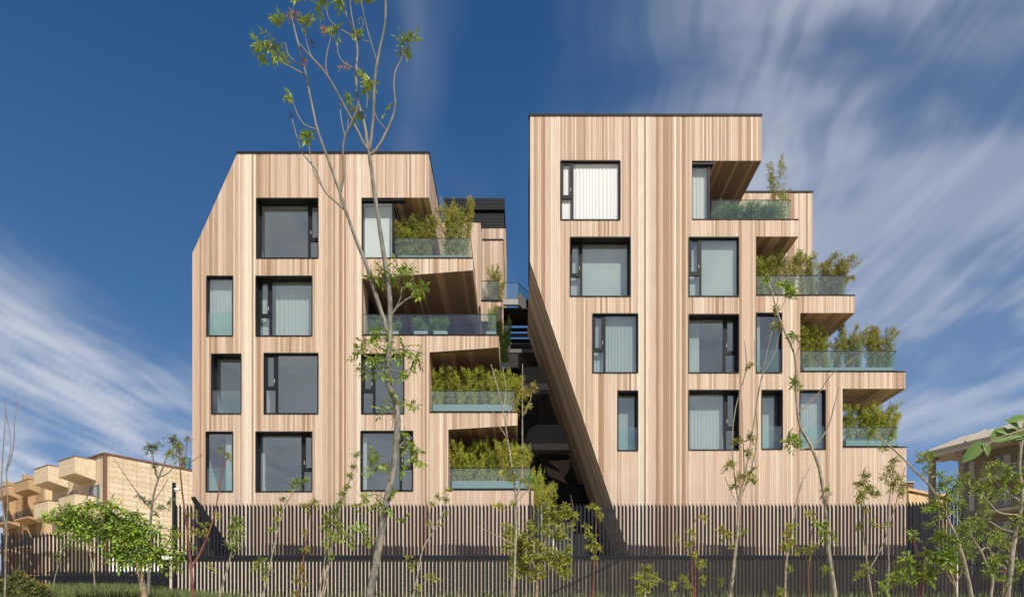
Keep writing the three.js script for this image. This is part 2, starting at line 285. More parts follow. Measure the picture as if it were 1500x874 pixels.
// ───────── west block ─────────
const westBlock = thing('timber_apartment_block', 'timber-clad apartment block with a sloping cut corner, beside the low tan flats', 'building', [X(530, 33), BASE, -33]);
{
  const b = westBlock, store = [];
  const outline = px2([[347, 224], [628, 224], [628, 289], [529, 289], [529, 378], [692.5, 378], [692.5, 395.5], [530, 408], [530, 491], [730.6, 491], [730.6, 508.5], [629, 515.6], [629, 604], [758, 604], [758, 622.7], [656.5, 629], [656.5, 717.4], [782, 717.4], [778, 822], [281, 822], [281, 371]]);
  const W = [[[302, 404, 341, 492], { d: 0.10, curtain: [[0, 1]], guard: 1 }], [[309, 518, 353, 606], { d: 0.40, guard: 1, curtain: [[0.75, 1]] }], [[301, 632, 341, 720], { d: 0.10, guard: 1, curtain: [[0.62, 0.85]] }],
    [[375, 290, 466, 378], { d: 0.42, side: 'r', sw: 0.42 }], [[374, 404, 457, 492], { d: 0.34, side: 'l', sw: 0.42, curtain: [[0.28, 1], [0, 0.2]] }], [[386, 517, 466, 606], { d: 0.08, side: 'l', sw: 0.42, tr: 0.40 }], [[374, 632, 457, 720], { d: 0.36, side: 'r', sw: 0.42, curtain: [[0, 0.08]] }],
    [[529, 518, 592, 606], { d: 0.12, side: 'l', sw: 0.42 }], [[528, 631, 605, 719], { d: 0.08, side: 'r', sw: 0.45, curtain: [[0, 0.09]] }]];
  const holes = W.map(w => { const [a, c, e, f] = w[0]; return px2([[a, c], [e, c], [e, f], [a, f]]); });
  const wall = mesh('facade_wall', prism(outline, -30.035, -30.235, holes.map(h => h.slice().reverse())), M.backing, b);
  const sx = (a, c, t) => [X(a, 30), X(c, 30), t];
  clad(store, wall, [outline, ...holes], (u, v, w) => new THREE.Vector3(u, v, -30.035 + w), { seed: 21, calmBelow: Y(722, 30) + 0.0, strips: [sx(357, 367, 'pale'), sx(370, 373, 'pale'), sx(505, 511, 'rose'), sx(522, 529, 'pale'), sx(644, 654, 'pale'), sx(632, 641, 'rose'), sx(487, 490, 'brown'), sx(497, 500, 'brown'), sx(292, 295, 'brown'), sx(346, 349, 'mid'), sx(621, 627, 'pale'), sx(473, 480, 'tan'), sx(608, 611, 'brown'), sx(326, 330, 'pale')] });
  for (const [p, o] of W) windowUnit(b, p, o);
  // roof and the outer west flank
  const p = k => outline[k], roofPts = [p(0), p(1)];
  mesh('roof_coping', box(p(0)[0] - 0.03, p(1)[0] + 0.03, p(0)[1] - 0.02, p(0)[1] + 0.06, -30.3, -29.975), M.black, b);
  mesh('roof', box(p(0)[0], p(1)[0] - 0.03, p(0)[1] - 0.3, p(0)[1] - 0.03, -48, -30.25), M.darkPanel, b);
  const bl = p(20), tl = p(0), bot = p(19);
  mesh('side_wall', prism([[bl[0], bl[1]], [tl[0], tl[1] - 0.03], [tl[0] + 0.25, tl[1] - 0.3], [bl[0] + 0.25, bl[1] - 0.1], [bot[0] + 0.25, bot[1]], [bot[0], bot[1]]], -30.24, -48), M.backing, b);
  // upper volume: free east flank with its soffit, 5.1 m deep
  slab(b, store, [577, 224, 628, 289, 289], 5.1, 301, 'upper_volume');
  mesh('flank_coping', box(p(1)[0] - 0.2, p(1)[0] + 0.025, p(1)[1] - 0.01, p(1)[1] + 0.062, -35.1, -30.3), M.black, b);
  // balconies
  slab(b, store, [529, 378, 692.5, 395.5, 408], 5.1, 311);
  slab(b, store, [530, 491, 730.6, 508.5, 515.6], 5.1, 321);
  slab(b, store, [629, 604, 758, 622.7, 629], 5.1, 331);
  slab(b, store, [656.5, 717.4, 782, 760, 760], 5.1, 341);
  mesh('plinth', prism(px2([[656.5, 759], [781.2, 759], [777.5, 822], [656.5, 822]]), -30.24, -35.1), M.darkPanel, b);
  mesh('downpipe', box(X(776, 30), X(777.6, 30), Y(822, 30), Y(719, 30), -29.99, -29.94), M.black, b);
  // jambs of the recesses, timber facing east
  for (const [a, t, bo, s] of [[530, 408, 491, 351], [629, 515.6, 604, 353], [656.5, 629, 717.4, 355]]) {
    const x = X(a, 30), y0 = Y(bo, 30), y1 = Y(t, 30) , j = mesh('recess_jamb', box(x - 0.2, x - 0.032, y0, y1 + 0.3, -35.1, -30.24), M.backing, b);
    clad(store, j, [rect(0.05, y0, a === 530 ? 1.3 : 5.05, y1 - 0.002)], (u, v, w) => new THREE.Vector3(x - 0.032 + w, v, -30 - u), { seed: s, pitch: 0.1 });
    if (a === 530) mesh('terrace_door', box(x - 0.03, x - 0.01, y0 + 0.02, y1 - 0.05, -35.0, -31.32), M.black, j);
  }
  // rear mass behind the terraces
  const xr = X(703.5, 35.1), yr = Y(324, 35.1);
  const rear = mesh('rear_block', box(p(0)[0] + 0.3, xr - 0.03, BASE - 0.5, yr - 0.03, -47, -35.14), M.darkPanel, b);
  mesh('roof_coping', box(X(628, 30), xr + 0.03, yr - 0.03, yr + 0.05, -36, -35.08), M.black, rear);
  clad(store, rear, [rect(X(575, 35.1), Y(450, 35.1), xr, yr - 0.03)], (u, v, w) => new THREE.Vector3(u, v, -35.14 + w), { seed: 361, pitch: 0.1 });
  const east = mesh('rear_flank', box(xr - 0.028, xr - 0.012, BASE - 0.5, yr - 0.03, -46.9, -35.16), M.backing, b);
  clad(store, east, [rect(0.03, 9, 11, yr - 0.03)], (u, v, w) => new THREE.Vector3(xr - 0.012 + w, v, -35.14 - u), { seed: 363, pitch: 0.16 });
  // glazing at the back of the terraces
  for (const [a, e, t, f] of [[548, 690, 462, 520], [650, 700, 580, 625], [668, 716, 680, 730]]) {
    const x0 = X(a, 35), x1 = X(e, 35), y0 = Y(f, 35), y1 = Y(t, 35), door = mesh('terrace_door', frameGeo(x0, x1, y0, y1, 0.07, -35.03, -35.1), M.frame, b), n = Math.max(2, Math.round((x1 - x0) / 1.3));
    for (let k = 0; k < n; k++) { const g = new THREE.PlaneGeometry((x1 - x0) / n - 0.06, y1 - y0 - 0.14); g.translate(x0 + (k + 0.5) * (x1 - x0) / n, (y0 + y1) / 2, -35.07); mesh('pane', g, M.glass, door); if (k) mesh('mullion', box(x0 + k * (x1 - x0) / n - 0.035, x0 + k * (x1 - x0) / n + 0.035, y0 + 0.07, y1 - 0.07, -35.1, -35.02), M.frame, door); }
  }
  // third-step volume and the one behind it
  const v3 = (a0, a1, t, bo, D, deep, seed) => { const x0 = X(a0, D), x1 = X(a1, D), y1 = Y(t, D), y0 = Y(bo, D), m = mesh('stepped_volume', box(x0, x1 - 0.03, y0, y1 - 0.03, -D - deep, -D - 0.035), M.backing, b); mesh('roof_coping', box(x0, x1 + 0.02, y1 - 0.03, y1 + 0.04, -D - deep, -D + 0.02), M.black, m); clad(store, m, [rect(x0, y0, x1, y1 - 0.03)], (u, v, w) => new THREE.Vector3(u, v, -D - 0.035 + w), { seed, pitch: 0.1 }); clad(store, m, [rect(0.03, y0, deep, y1 - 0.03)], (u, v, w) => new THREE.Vector3(x1 - 0.03 + w, v, -D - 0.03 - u), { seed: seed + 1, pitch: 0.2 }); return m; };
  v3(690, 737, 351, 700, 37, 4.0, 371);
  v3(690, 741, 333, 520, 41.2, 3.5, 381);
  // small terrace in front of it
  { const x0 = X(690, 35.6), x1 = X(735, 35.6), y1 = Y(440, 35.6), y0 = Y(470, 35.6), m = mesh('balcony_slab', box(x0, x1 - 0.03, y0, y1 - 0.03, -36.95, -35.64), M.backing, b); mesh('coping', box(x0, x1 + 0.01, y1 - 0.03, y1 + 0.01, -36.9, -35.58), M.black, m); clad(store, m, [rect(x0, y0, x1, y1 - 0.03)], (u, v, w) => new THREE.Vector3(u, v, -35.64 + w), { seed: 391, pitch: 0.1 }); clad(store, m, [rect(0.03, y0, 1.3, y1 - 0.03)], (u, v, w) => new THREE.Vector3(x1 - 0.03 + w, v, -35.62 - u), { seed: 392, pitch: 0.1 }); balustrade(b, [[X(690, 35.6), -35.65], [X(730, 35.6), -35.65], [X(730, 35.6), -36.9]], y1 + 0.01, Y(411, 35.6) - y1); }
  // black roof pavilion
  { const D = 45, m = mesh('roof_pavilion', box(X(652, D), X(738, D), Y(336, D), Y(310, D), -50, -D), M.black, b); mesh('fascia', box(X(650, D), X(739.5, D), Y(309.5, D), Y(292, D), -50, -D + 0.15), M.darkPanel, m); for (let k = 0; k < 4; k++) mesh('fascia_board', box(X(650, D) + 0.01, X(739.5, D) - 0.01, Y(309 - k * 4.3, D), Y(305.2 - k * 4.3, D), -D + 0.15, -D + 0.17 - 0.004 * (k % 2)), M.darkPanel, m); for (let k = 0; k < 5; k++) mesh('wall_board', box(X(652, D) + 0.01, X(738, D) - 0.01, Y(334 - k * 4.7, D), Y(329.8 - k * 4.7, D), -D, -D + 0.02), M.black, m); }
  // corner glazing of the top terrace room
  { const D = 30, x0 = X(529, D), x1 = X(575, D), y0 = Y(378, D), y1 = Y(289, D), cw = mesh('corner_window', merge([frameGeo(x0 + 0.004, x1, y0 + 0.03, y1 - 0.04, 0.06, -30.14, -30.2), box(x0, x1 + 0.5, y1 - 0.1, y1 - 0.012, -30.3, -30.05), box(x1 - 0.06, x1, y0 + 0.03, y1 - 0.04, -33, -32.94), box(x1 - 0.06, x1, y0 + 0.03, y0 + 0.09, -33, -30.2), box(x1 - 0.06, x1, y1 - 0.16, y1 - 0.1, -33, -30.2), box(x1 - 0.05, x1, y0, y1, -35.05, -33)]), M.frame, b);
    const g = new THREE.PlaneGeometry(x1 - x0 - 0.1, y1 - y0 - 0.2); g.translate((x0 + x1) / 2, (y0 + y1) / 2 - 0.03, -30.17); mesh('pane', g, M.glass, cw);
    const s = new THREE.PlaneGeometry(2.75, y1 - y0 - 0.2); s.rotateY(Math.PI / 2); s.translate(x1 - 0.03, (y0 + y1) / 2 - 0.03, -31.58); mesh('pane', s, M.glass, cw);
    mesh('blind', box(x0 + 0.05, x1 - 0.12, y0 + 0.05, y1 - 0.12, -30.5, -30.48), M.blind, cw);
    mesh('room_walls', merge([box(x0 - 0.04, x0, y0, y1, -35, -30.24), box(x0, x1, y1 - 0.04, y1 - 0.005, -35, -30.24), box(x0, x1, y0, y1, -35.04, -35)]), M.room, cw); }
  // glass balustrades
  const B = (a0, a1, t, top, ret = 3.5) => balustrade(b, [[X(a0, 30), -30.1], [X(a1, 30), -30.1], [X(a1, 30), -30.1 - ret]], Y(t, 30) + 0.03, Y(top, 30) - Y(t, 30) - 0.03);
  B(577, 689, 378, 347); B(532, 727, 491, 459); B(630.5, 754, 604, 571.5); B(658, 777.5, 717.4, 685);
  hang(store, b); rebase(b);
}

// ───────── east block ─────────
const eastBlock = thing('timber_apartment_block', 'tall flat-topped timber-clad apartment block whose foot is cut away by a long diagonal', 'building', [X(1100, 33), BASE, -33]);
{
  const b = eastBlock, store = [];
  const outline = px2([[776, 169], [1116, 169], [1116, 235], [1014, 235], [1014, 321.5], [1170, 321.5], [1170, 346], [1108, 346], [1108, 432.5], [1252.6, 432.5], [1252.6, 458], [1173, 458], [1173, 544.4], [1327, 544.4], [1327, 569], [1235, 569], [1235, 655], [1328.5, 655], [1328.5, 822], [924.8, 822], [776, 382]]);
  const glareCloth = new THREE.MeshPhysicalMaterial({ color: L(0.66, 0.67, 0.68), roughness: 1, transmission: 0.2, thickness: 0, side: THREE.DoubleSide });  // pale cloth behind clear glass, standing in for a white sky reflection
  const W = [[[821, 235, 909, 322], { d: 0.05, side: 'l', sw: 0.42, tr: 0.36, glass: M.clear, curtain: [[0.0, 1]], cz: 0.11, amp: 0.55, cloth: glareCloth }], [[835, 347, 924, 434], { d: 0.40, side: 'l', sw: 0.42, tr: 0.40, blind: 1 }], [[868, 459, 935, 546], { d: 0.07, side: 'l', sw: 0.42, tr: 0.36, curtain: [[0, 1]] }], [[905, 572, 935, 660], { d: 0.38, guard: 1, curtain: [[0, 1]] }],
    [[1009, 347, 1083, 434], { d: 0.07, side: 'l', sw: 0.42, tr: 0.36, blind: 0.96 }], [[1009, 460, 1083, 546], { d: 0.36, side: 'r', sw: 0.42, tr: 0.36, curtain: [[0, 0.28]] }], [[1009, 571, 1083, 659], { d: 0.30, side: 'r', sw: 0.42, tr: 0.36, curtain: [[0, 0.78]] }],
    [[1108, 458, 1146, 546], { d: 0.12, guard: 1, curtain: [[0, 0.25]] }], [[1116, 571, 1147, 658], { d: 0.42, guard: 1, curtain: [[0, 0.9]] }], [[1172, 571, 1210, 658], { d: 0.12, guard: 1, curtain: [[0, 1]] }]];
  const holes = W.map(w => { const [a, c, e, f] = w[0]; return px2([[a, c], [e, c], [e, f], [a, f]]); });
  const wall = mesh('facade_wall', prism(outline, -30.035, -30.235, holes.map(h => h.slice().reverse())), M.backing, b);
  const sx = (a, c, t) => [X(a, 30), X(c, 30), t];
  clad(store, wall, [outline, ...holes], (u, v, w) => new THREE.Vector3(u, v, -30.035 + w), { seed: 41, calmBelow: Y(661, 30), strips: [sx(925, 942.5, 'pale'), sx(943, 946, 'brown'), sx(946, 949, 'pale'), sx(961, 965, 'brown'), sx(976, 979, 'brown'), sx(987, 991, 'pale'), sx(991, 996, 'mid'), sx(806, 809, 'pale'), sx(810, 820, 'cream'), sx(1005, 1009, 'tan'), sx(1093, 1097, 'rose'), sx(1099, 1103, 'pale'), sx(922, 925, 'brown'), sx(854, 857, 'brown'), sx(1147, 1151, 'tan'), sx(1160, 1163, 'pale'), sx(1231, 1235, 'pale'), sx(783, 786, 'mid')] });
  for (const [p, o] of W) windowUnit(b, p, o);
  const p = k => outline[k];
  mesh('roof_coping', box(p(0)[0] - 0.05, p(1)[0] + 0.03, p(0)[1] - 0.02, p(0)[1] + 0.07, -30.3, -29.975), M.black, b);
  mesh('roof', box(p(0)[0] + 0.11, X(1040, 30), p(0)[1] - 1.8, p(0)[1] - 1.6, -32.3, -30.25), M.darkPanel, b);  // unseen roof, with side wall, cut low and shallow to let sun past
  mesh('side_wall', box(p(0)[0] - 0.03, p(0)[0] + 0.1, p(20)[1], p(0)[1] - 1.6, -32.3, -30.25), M.darkPanel, b);
  mesh('corner_trim', box(p(0)[0] - 0.03, p(0)[0] + 0.02, p(20)[1], p(0)[1] - 0.02, -30.24, -30.0), M.darkPanel, b);
  // long leaning soffit over the entrance
  { const A = new THREE.Vector3(p(20)[0], p(20)[1], -30), E = new THREE.Vector3(p(19)[0], p(19)[1], -30), d = E.clone().sub(A), len = d.length(); d.normalize(); const n = new THREE.Vector3(d.y, -d.x, 0);
    const core = mesh('leaning_soffit', prism([[A.x + 0.06, A.y], [E.x + 0.06, E.y], [E.x + 0.4, E.y], [A.x + 0.4, A.y]], -30.24, -37.3), M.backing, b);
    clad(store, core, [rect(0.03, 0.0, 7.3, len)], (u, v, w) => new THREE.Vector3(A.x + d.x * v + n.x * (w - 0.03), A.y + d.y * v + n.y * (w - 0.03), -30 - u), { seed: 55, pitch: 0.2, bag: ['tan', 'cream', 'tan', 'mid', 'cream'], strips: [[0.5, 0.75, 'brown'], [2.7, 3.3, 'pale'], [3.4, 3.6, 'cream'], [5.8, 6.2, 'brown']] }); }
  mesh('rear_core', box(X(790, 37.3), X(1000, 37.3), BASE - 0.3, Y(180, 30), -46, -37.32), M.cleftShade, b);
  // upper volume and balconies (3 m deep)
  slab(b, store, [1042, 169, 1116, 235, 235], 3.0, 401, 'upper_volume');
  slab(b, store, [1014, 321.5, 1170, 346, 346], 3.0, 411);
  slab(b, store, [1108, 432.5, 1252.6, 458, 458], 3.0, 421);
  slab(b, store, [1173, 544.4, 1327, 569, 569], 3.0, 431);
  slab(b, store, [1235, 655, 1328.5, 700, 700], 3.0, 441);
  mesh('end_wall', box(p(18)[0] - 0.2, p(18)[0] - 0.03, p(18)[1], Y(698, 30), -44, -30.24), M.backing, b);
  for (const [a, t, bo] of [[1108, 346, 432.5], [1173, 458, 544.4], [1235, 569, 655]]) mesh('recess_jamb', box(X(a, 30) - 0.2, X(a, 30) - 0.02, Y(bo, 30), Y(t, 30), -33, -30.24), M.backing, b);
  // set-back mass behind the balconies
  { const D = 33, x0 = X(1000, D), x1 = X(1191, D), y1 = Y(281, D), y0 = BASE - 0.3, m = mesh('rear_block', box(x0, x1 - 0.03, y0, y1 - 0.03, -44, -D - 0.035), M.backing, b);
    mesh('roof_coping', box(x0, x1 + 0.02, y1 - 0.03, y1 + 0.05, -44, -D + 0.02), M.black, m);
    clad(store, m, [rect(X(1080, D), Y(600, D), x1, y1 - 0.03)], (u, v, w) => new THREE.Vector3(u, v, -D - 0.035 + w), { seed: 451, pitch: 0.09 }); }
  // corner glazing of the top terrace room
  { const D = 30, x0 = X(1014, D), x1 = X(1041, D), y0 = Y(321.5, D), y1 = Y(235, D), cw = mesh('corner_window', merge([box(x0, x1 + 0.15, y1 - 0.12, y1 - 0.012, -30.4, -30.05), box(x0, x1, y0 + 0.03, y0 + 0.08, -30.2, -30.12), box(x0 + 0.002, x0 + 0.05, y0 + 0.08, y1 - 0.12, -30.2, -30.12), box(x1 - 0.06, x1, y0 + 0.08, y1 - 0.12, -30.2, -30.12), box(x1 - 0.06, x1, y0 + 0.03, y0 + 0.09, -33, -30.2)]), M.frame, b);
    const g = new THREE.PlaneGeometry(x1 - x0 - 0.1, y1 - y0 - 0.2); g.translate((x0 + x1) / 2, (y0 + y1) / 2 - 0.03, -30.17); mesh('pane', g, M.glass, cw);
    const s = new THREE.PlaneGeometry(2.75, y1 - y0 - 0.2); s.rotateY(Math.PI / 2); s.translate(x1 - 0.03, (y0 + y1) / 2 - 0.03, -31.6); mesh('pane', s, M.glass, cw);
    mesh('curtain', curtainGeo(x0 + 0.03, x1 - 0.08, y0 + 0.03, y1 - 0.1, -30.36, 77), M.curtain, cw);
    mesh('room_walls', merge([box(x0 - 0.04, x0, y0, y1, -33, -30.24), box(x0, x1, y1 - 0.01, y1 + 0.02, -33, -30.24)]), M.room, cw); }
  const B = (a0, a1, t, top, ret = 2.7) => balustrade(b, [[X(a0, 30), -30.1], [X(a1, 30), -30.1], [X(a1, 30), -30.1 - ret]], Y(t, 30) + 0.03, Y(top, 30) - Y(t, 30) - 0.03);
  B(1043, 1160, 321.5, 291); B(1110, 1241, 432.5, 402); B(1175, 1316, 544.4, 513); B(1237, 1317, 655, 625);
  hang(store, b); rebase(b);
}

// ───────── the cleft between the blocks: bridges, stair, dark core ─────────
{
  const poly = (pts, y0, y1, t) => merge(pts.slice(1).map((q, i) => { const p = pts[i]; return bar(new THREE.Vector3(p[0], (y0 + y1) / 2, p[1]), new THREE.Vector3(q[0], (y0 + y1) / 2, q[1]), t, y1 - y0); }));
  const core = thing('circulation_core', 'recessed core with painted-in shade closing off the cleft between the two timber blocks', 'wall', [1, BASE, -44]);
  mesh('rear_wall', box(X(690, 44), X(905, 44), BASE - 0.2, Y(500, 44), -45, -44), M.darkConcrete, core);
  mesh('side_wall', box(X(733, 38) - 0.1, X(733, 38), BASE - 0.2, Y(500, 38), -44, -38), M.cleftShade, core);
  rebase(core);
  // upper bridge with glass guard
  const b1 = thing('footbridge', 'upper dark footbridge with a glass guard spanning between the timber blocks', 'bridge', [0, Y(450, 38), -39], 'footbridges in the cleft');
  const q = [[X(736, 38), -38], [X(759, 38), -38], [X(776, 39.3), -39.3]];
  mesh('deck', prism([[X(735, 38), Y(449, 38)], [X(735, 38), Y(447.5, 38)], [X(790, 38), Y(447.5, 38)], [X(790, 38), Y(449, 38)]], -38.25, -40.4), M.cleftShade, b1);
  mesh('edge_beam', poly([q[0], q[1]], Y(447, 38), Y(439, 38), 0.2), M.concrete, b1);
  mesh('edge_beam', poly([q[1], q[2]], Y(447, 38), Y(428, 38), 0.16), M.darkConcrete, b1);
  balustrade(b1, q, Y(439, 38), Y(414, 38) - Y(439, 38)); rebase(b1);
  // open stair
  const st = thing('open_stair', 'open stair with thin dark treads below the upper footbridge', 'stairs', [X(762, 41), Y(525, 41), -41]);
  for (let k = 0; k < 7; k++) mesh('tread', box(X(748, 41), X(780, 41), Y(485.3 + k * 7.1, 41), Y(480 + k * 7.1, 41), -41.05 - 0.1 * k, -41 - 0.1 * k), k % 2 ? M.darkConcrete : M.black, st);
  mesh('stringer', box(X(746, 41), X(747.8, 41), Y(530, 41), Y(470, 41), -41.4, -39.5), M.concrete, st);
  mesh('landing', box(X(738, 41), X(790, 41), Y(534, 41), Y(529, 41), -43, -39.2), M.darkConcrete, st); rebase(st);
  // middle landings
  const b2 = thing('footbridge', 'middle grey concrete footbridge with a solid parapet, under the open stair', 'bridge', [X(775, 36.5), Y(571, 36.5), -37], 'footbridges in the cleft');
  mesh('parapet', box(X(739, 36), X(759, 36), Y(538, 36), Y(518, 36), -36.12, -36), M.concrete, b2);
  mesh('parapet', poly([[X(759, 36), -36.06], [X(778, 37.6), -37.6]], Y(538, 36), Y(519, 36), 0.1), M.darkConcrete, b2);
  mesh('parapet', box(X(765, 36.6), X(805, 36.6), Y(562, 36.6), Y(537, 36.6), -36.75, -36.6), M.darkConcrete, b2);
  mesh('slab_edge', box(X(763, 36.6), X(808, 36.6), Y(571, 36.6), Y(562, 36.6), -38.5, -36.55), M.concrete, b2); rebase(b2);
  const b3 = thing('footbridge', 'lower dark footbridge with a chamfered parapet, above the folded copper canopy', 'bridge', [X(800, 36.5), Y(659, 36.5), -37], 'footbridges in the cleft');
  mesh('parapet', prism([[X(768, 36.4), Y(650, 36.4)], [X(845, 36.4), Y(650, 36.4)], [X(845, 36.4), Y(622, 36.4)], [X(786, 36.4), Y(622, 36.4)], [X(774, 36.4), Y(630, 36.4)]], -36.4, -36.55), M.darkConcrete, b3);
  mesh('slab_edge', box(X(768, 36.4), X(848, 36.4), Y(659, 36.4), Y(650, 36.4), -38.3, -36.35), M.concrete, b3); rebase(b3);
  const can = thing('entrance_canopy', 'folded brown metal entrance canopy deep in the dark cleft', 'canopy', [X(815, 35.5), Y(710, 35.5), -35.5]);
  mesh('folded_panel', prism([[X(798, 35.5), Y(683, 35.5)], [X(822, 35.5), Y(693, 35.5)], [X(831, 35.5), Y(709, 35.5)], [X(803, 35.5), Y(697, 35.5)]], -35.4, -35.6), M.copper, can);
  mesh('folded_panel', prism([[X(803, 35.9), Y(676, 35.9)], [X(836, 35.9), Y(674, 35.9)], [X(833, 35.9), Y(690, 35.9)], [X(826, 35.9), Y(700, 35.9)], [X(820, 35.9), Y(690, 35.9)]], -35.8, -36), M.copper, can);
  mesh('drum_panel', new THREE.CylinderGeometry(2.4, 2.4, 2.6, 28, 1, true).translate(X(835, 37), Y(752, 37), -38), M.darkPanel, can); rebase(can);
  const gate = thing('entrance_gate', 'pale grey entrance gate panels at the foot of the cleft behind the fence', 'gate', [X(825, 33), BASE, -33]);
  for (let k = 0; k < 4; k++) mesh('gate_panel', box(X(808 + k * 8.4, 33), X(815.8 + k * 8.4, 33), BASE, Y(768 - k * 1.5, 33), -33.05, -33), M.white, gate);
  mesh('gate_post', box(X(843, 33), X(860, 33), BASE, Y(782, 33), -33.2, -33), M.concrete, gate); rebase(gate);
  const rock = thing('angular_boulder', 'grey angular faceted rock beside the corner of the west timber block', 'rock', [X(797, 31.2), BASE, -31.2]);
  { const g = new THREE.IcosahedronGeometry(1, 2), p = g.attributes.position; for (let i = 0; i < p.count; i++) { const v = new THREE.Vector3().fromBufferAttribute(p, i), s = 0.75 + 0.5 * vnoise(v.x * 1.7 + 5, v.y * 1.7 + v.z * 2.1 + 9); p.setXYZ(i, v.x * s * 0.42, Math.max(-0.02, v.y * s * 1.5 + 1.25), v.z * s * 0.5); } const q2 = g.toNonIndexed(); q2.computeVertexNormals(); q2.translate(X(797, 31.2), BASE, -31.2); mesh('rock_face', q2, std(L(0.16, 0.16, 0.165), 0.9), rock); rebase(rock); }
}

// ───────── boundary: stone retaining wall, slat fences ─────────
{
  const f = tile((i, j) => fbm(i / 5, j / 2.2, 4), 256, 256), map = dtex(256, 256, (i, j) => { const v = f(i, j), t = 0.70 + 0.6 * v; return [196 * t, 182 * t, 164 * t]; }), bump = dtex(256, 256, (i, j) => { const v = 255 * f(i, j); return [v, v, v]; }, false);
  const g = box(X(238, 28.9), X(1403, 28.9), 1.6, 4.52, -28.898, -28.85), p = g.attributes.position, uv = g.attributes.uv; for (let i = 0; i < p.count; i++) uv.setXY(i, p.getX(i) / 1.2, p.getY(i) / 1.2);
  const w = thing('retaining_wall', 'rough beige stone retaining wall seen between the dark slats of the fence', 'wall', [X(820, 28.9), 1.6, -28.87]); mesh('stone_face', g, new THREE.MeshStandardMaterial({ map, bumpMap: bump, bumpScale: 0.015, roughness: 1 }), w); rebase(w);
  const rampRail = thing('ramp_handrail', 'thin dark handrail climbing diagonally across the stone wall behind the fence', 'handrail', [X(850, 28.8), Y(847, 28.8), -28.835]);
  mesh('rail', bar(at(792, 876, 28.835), at(906, 822, 28.835), 0.03, 0.03), M.black, rampRail); for (let k = 0; k < 8; k++) { const a = at(795 + k * 14.6, 874.5 - k * 6.9, 28.835); mesh('bracket', box(a.x - 0.015, a.x + 0.015, a.y - 0.06, a.y + 0.02, a.z - 0.09, a.z + 0.01), M.concrete, rampRail); } rebase(rampRail);
  function fence(name, a0, a1, topPx, railPx, low, label, D = 28.76) {
    const x0 = X(a0, D), x1 = X(a1, D), top = Y(topPx, D), y0 = low, h = top - y0, wv = 0.088, t = thing(name, label, 'fence', [(x0 + x1) / 2, y0, -D]);
    const s = prism([[-wv / 2, 0], [wv / 2, 0], [wv / 2, h - 0.13], [-wv / 2, h]], 0.012, -0.012), r = mulberry(a0 + 500);
    for (let x = x0; x <= x1; x += 0.158) { const m = mesh('slat', s, M.fence, t); m.position.set(x - (x0 + x1) / 2 + (r() - 0.5) * 0.006, (r() - 0.5) * 0.012, (r() - 0.5) * 0.006); m.rotation.z = (r() - 0.5) * 0.004; }
    for (const py of [railPx, railPx + 78]) { const y = Y(py, D); mesh('rail', box(x0 - (x0 + x1) / 2, x1 - (x0 + x1) / 2, y - 0.085 - y0, y + 0.085 - y0, -0.07, -0.014), M.fence, t); }
    if (D > 28.8) for (let x = x0 + 0.08; x <= x1; x += 2.6) mesh('post', box(x - (x0 + x1) / 2 - 0.03, x - (x0 + x1) / 2 + 0.03, 0, Y(railPx - 6, D) - y0, -0.16, -0.11), M.fence, t);
    return t;
  }
  fence('slat_fence', 258, 1403, 737.5, 816, 2.4, 'tall dark slat fence with pointed tops in front of the timber blocks');
  fence('slat_fence', -30, 234, 779.5, 846, 2.9, 'lower dark slat fence with a hedge and a white wall behind it');
  fence('slat_fence', 1406, 1570, 774, 826, 2.4, 'lower dark slat fence tangled with saplings below the grey hip-roofed flats', 28.9);
  const back = thing('slat_fence', 'short return of dark slats standing behind the tall fence, past the timber gable end', 'fence', [X(1368, 30.5), BASE, -30.5]);
  { const D = 30.4, h = Y(735, D) - BASE, s = prism([[-0.04, 0], [0.04, 0], [0.04, h - 0.13], [-0.04, h]], 0.03, -0.03); for (let k = 0; k < 16; k++) { const m = mesh('slat', s, M.fence, back); m.position.set(X(1333, D) + k * 0.158 - back.position.x, 0, -D - back.position.z); } mesh('rail', box(X(1331, D) - back.position.x, X(1410, D) - back.position.x, 0.5, 0.62, 0.03, -0.0).translate(0, 0, 0), M.fence, back); }
  const post = thing('camera_post', 'slim dark post carrying a small white camera at the end of the tall fence', 'post', [X(254, 28.6), 2.5, -28.6]);
  mesh('pole', box(X(252.2, 28.6), X(256, 28.6), 2.5, Y(707, 28.6), -28.66, -28.56), M.fence, post);
  { const c = mesh('camera_body', new THREE.CapsuleGeometry(0.05, 0.14, 4, 10).rotateZ(Math.PI / 2 - 0.15).translate(X(259.5, 28.55), Y(717, 28.55), -28.5), M.white, post); mesh('bracket', box(X(255, 28.55), X(258, 28.55), Y(720, 28.55), Y(718, 28.55), -28.58, -28.52), M.white, c); mesh('lens', new THREE.CylinderGeometry(0.035, 0.035, 0.02, 12).rotateZ(Math.PI / 2 - 0.15).translate(X(263.6, 28.55), Y(717.6, 28.55), -28.5), M.black, c); }
  rebase(post);
  const gp = thing('gate_post', 'broad dark steel post where the low fence meets the tall one', 'post', [X(240, 28.6), 2.6, -28.6]); mesh('pole', box(X(237, 28.6), X(245, 28.6), 2.6, Y(821, 28.6), -28.75, -28.6), M.fence, gp); mesh('cap', box(X(236.4, 28.6), X(245.6, 28.6), Y(821, 28.6), Y(819.5, 28.6), -28.77, -28.58), M.black, gp); rebase(gp);
  // dark triangular steel fin by the west corner
  const fin = thing('steel_fin', 'black triangular steel fin leaning at the foot of the west timber block', 'panel', [X(320, 29.3), BASE, -29.3]);
  mesh('fin_plate', prism([[279, 728], [285, 727], [303, 752], [351, 823], [318, 823], [303, 790], [299, 790], [299, 768]].map(([a, c]) => [X(a, 29.3), Y(c, 29.3)]), -29.28, -29.33), M.black, fin);
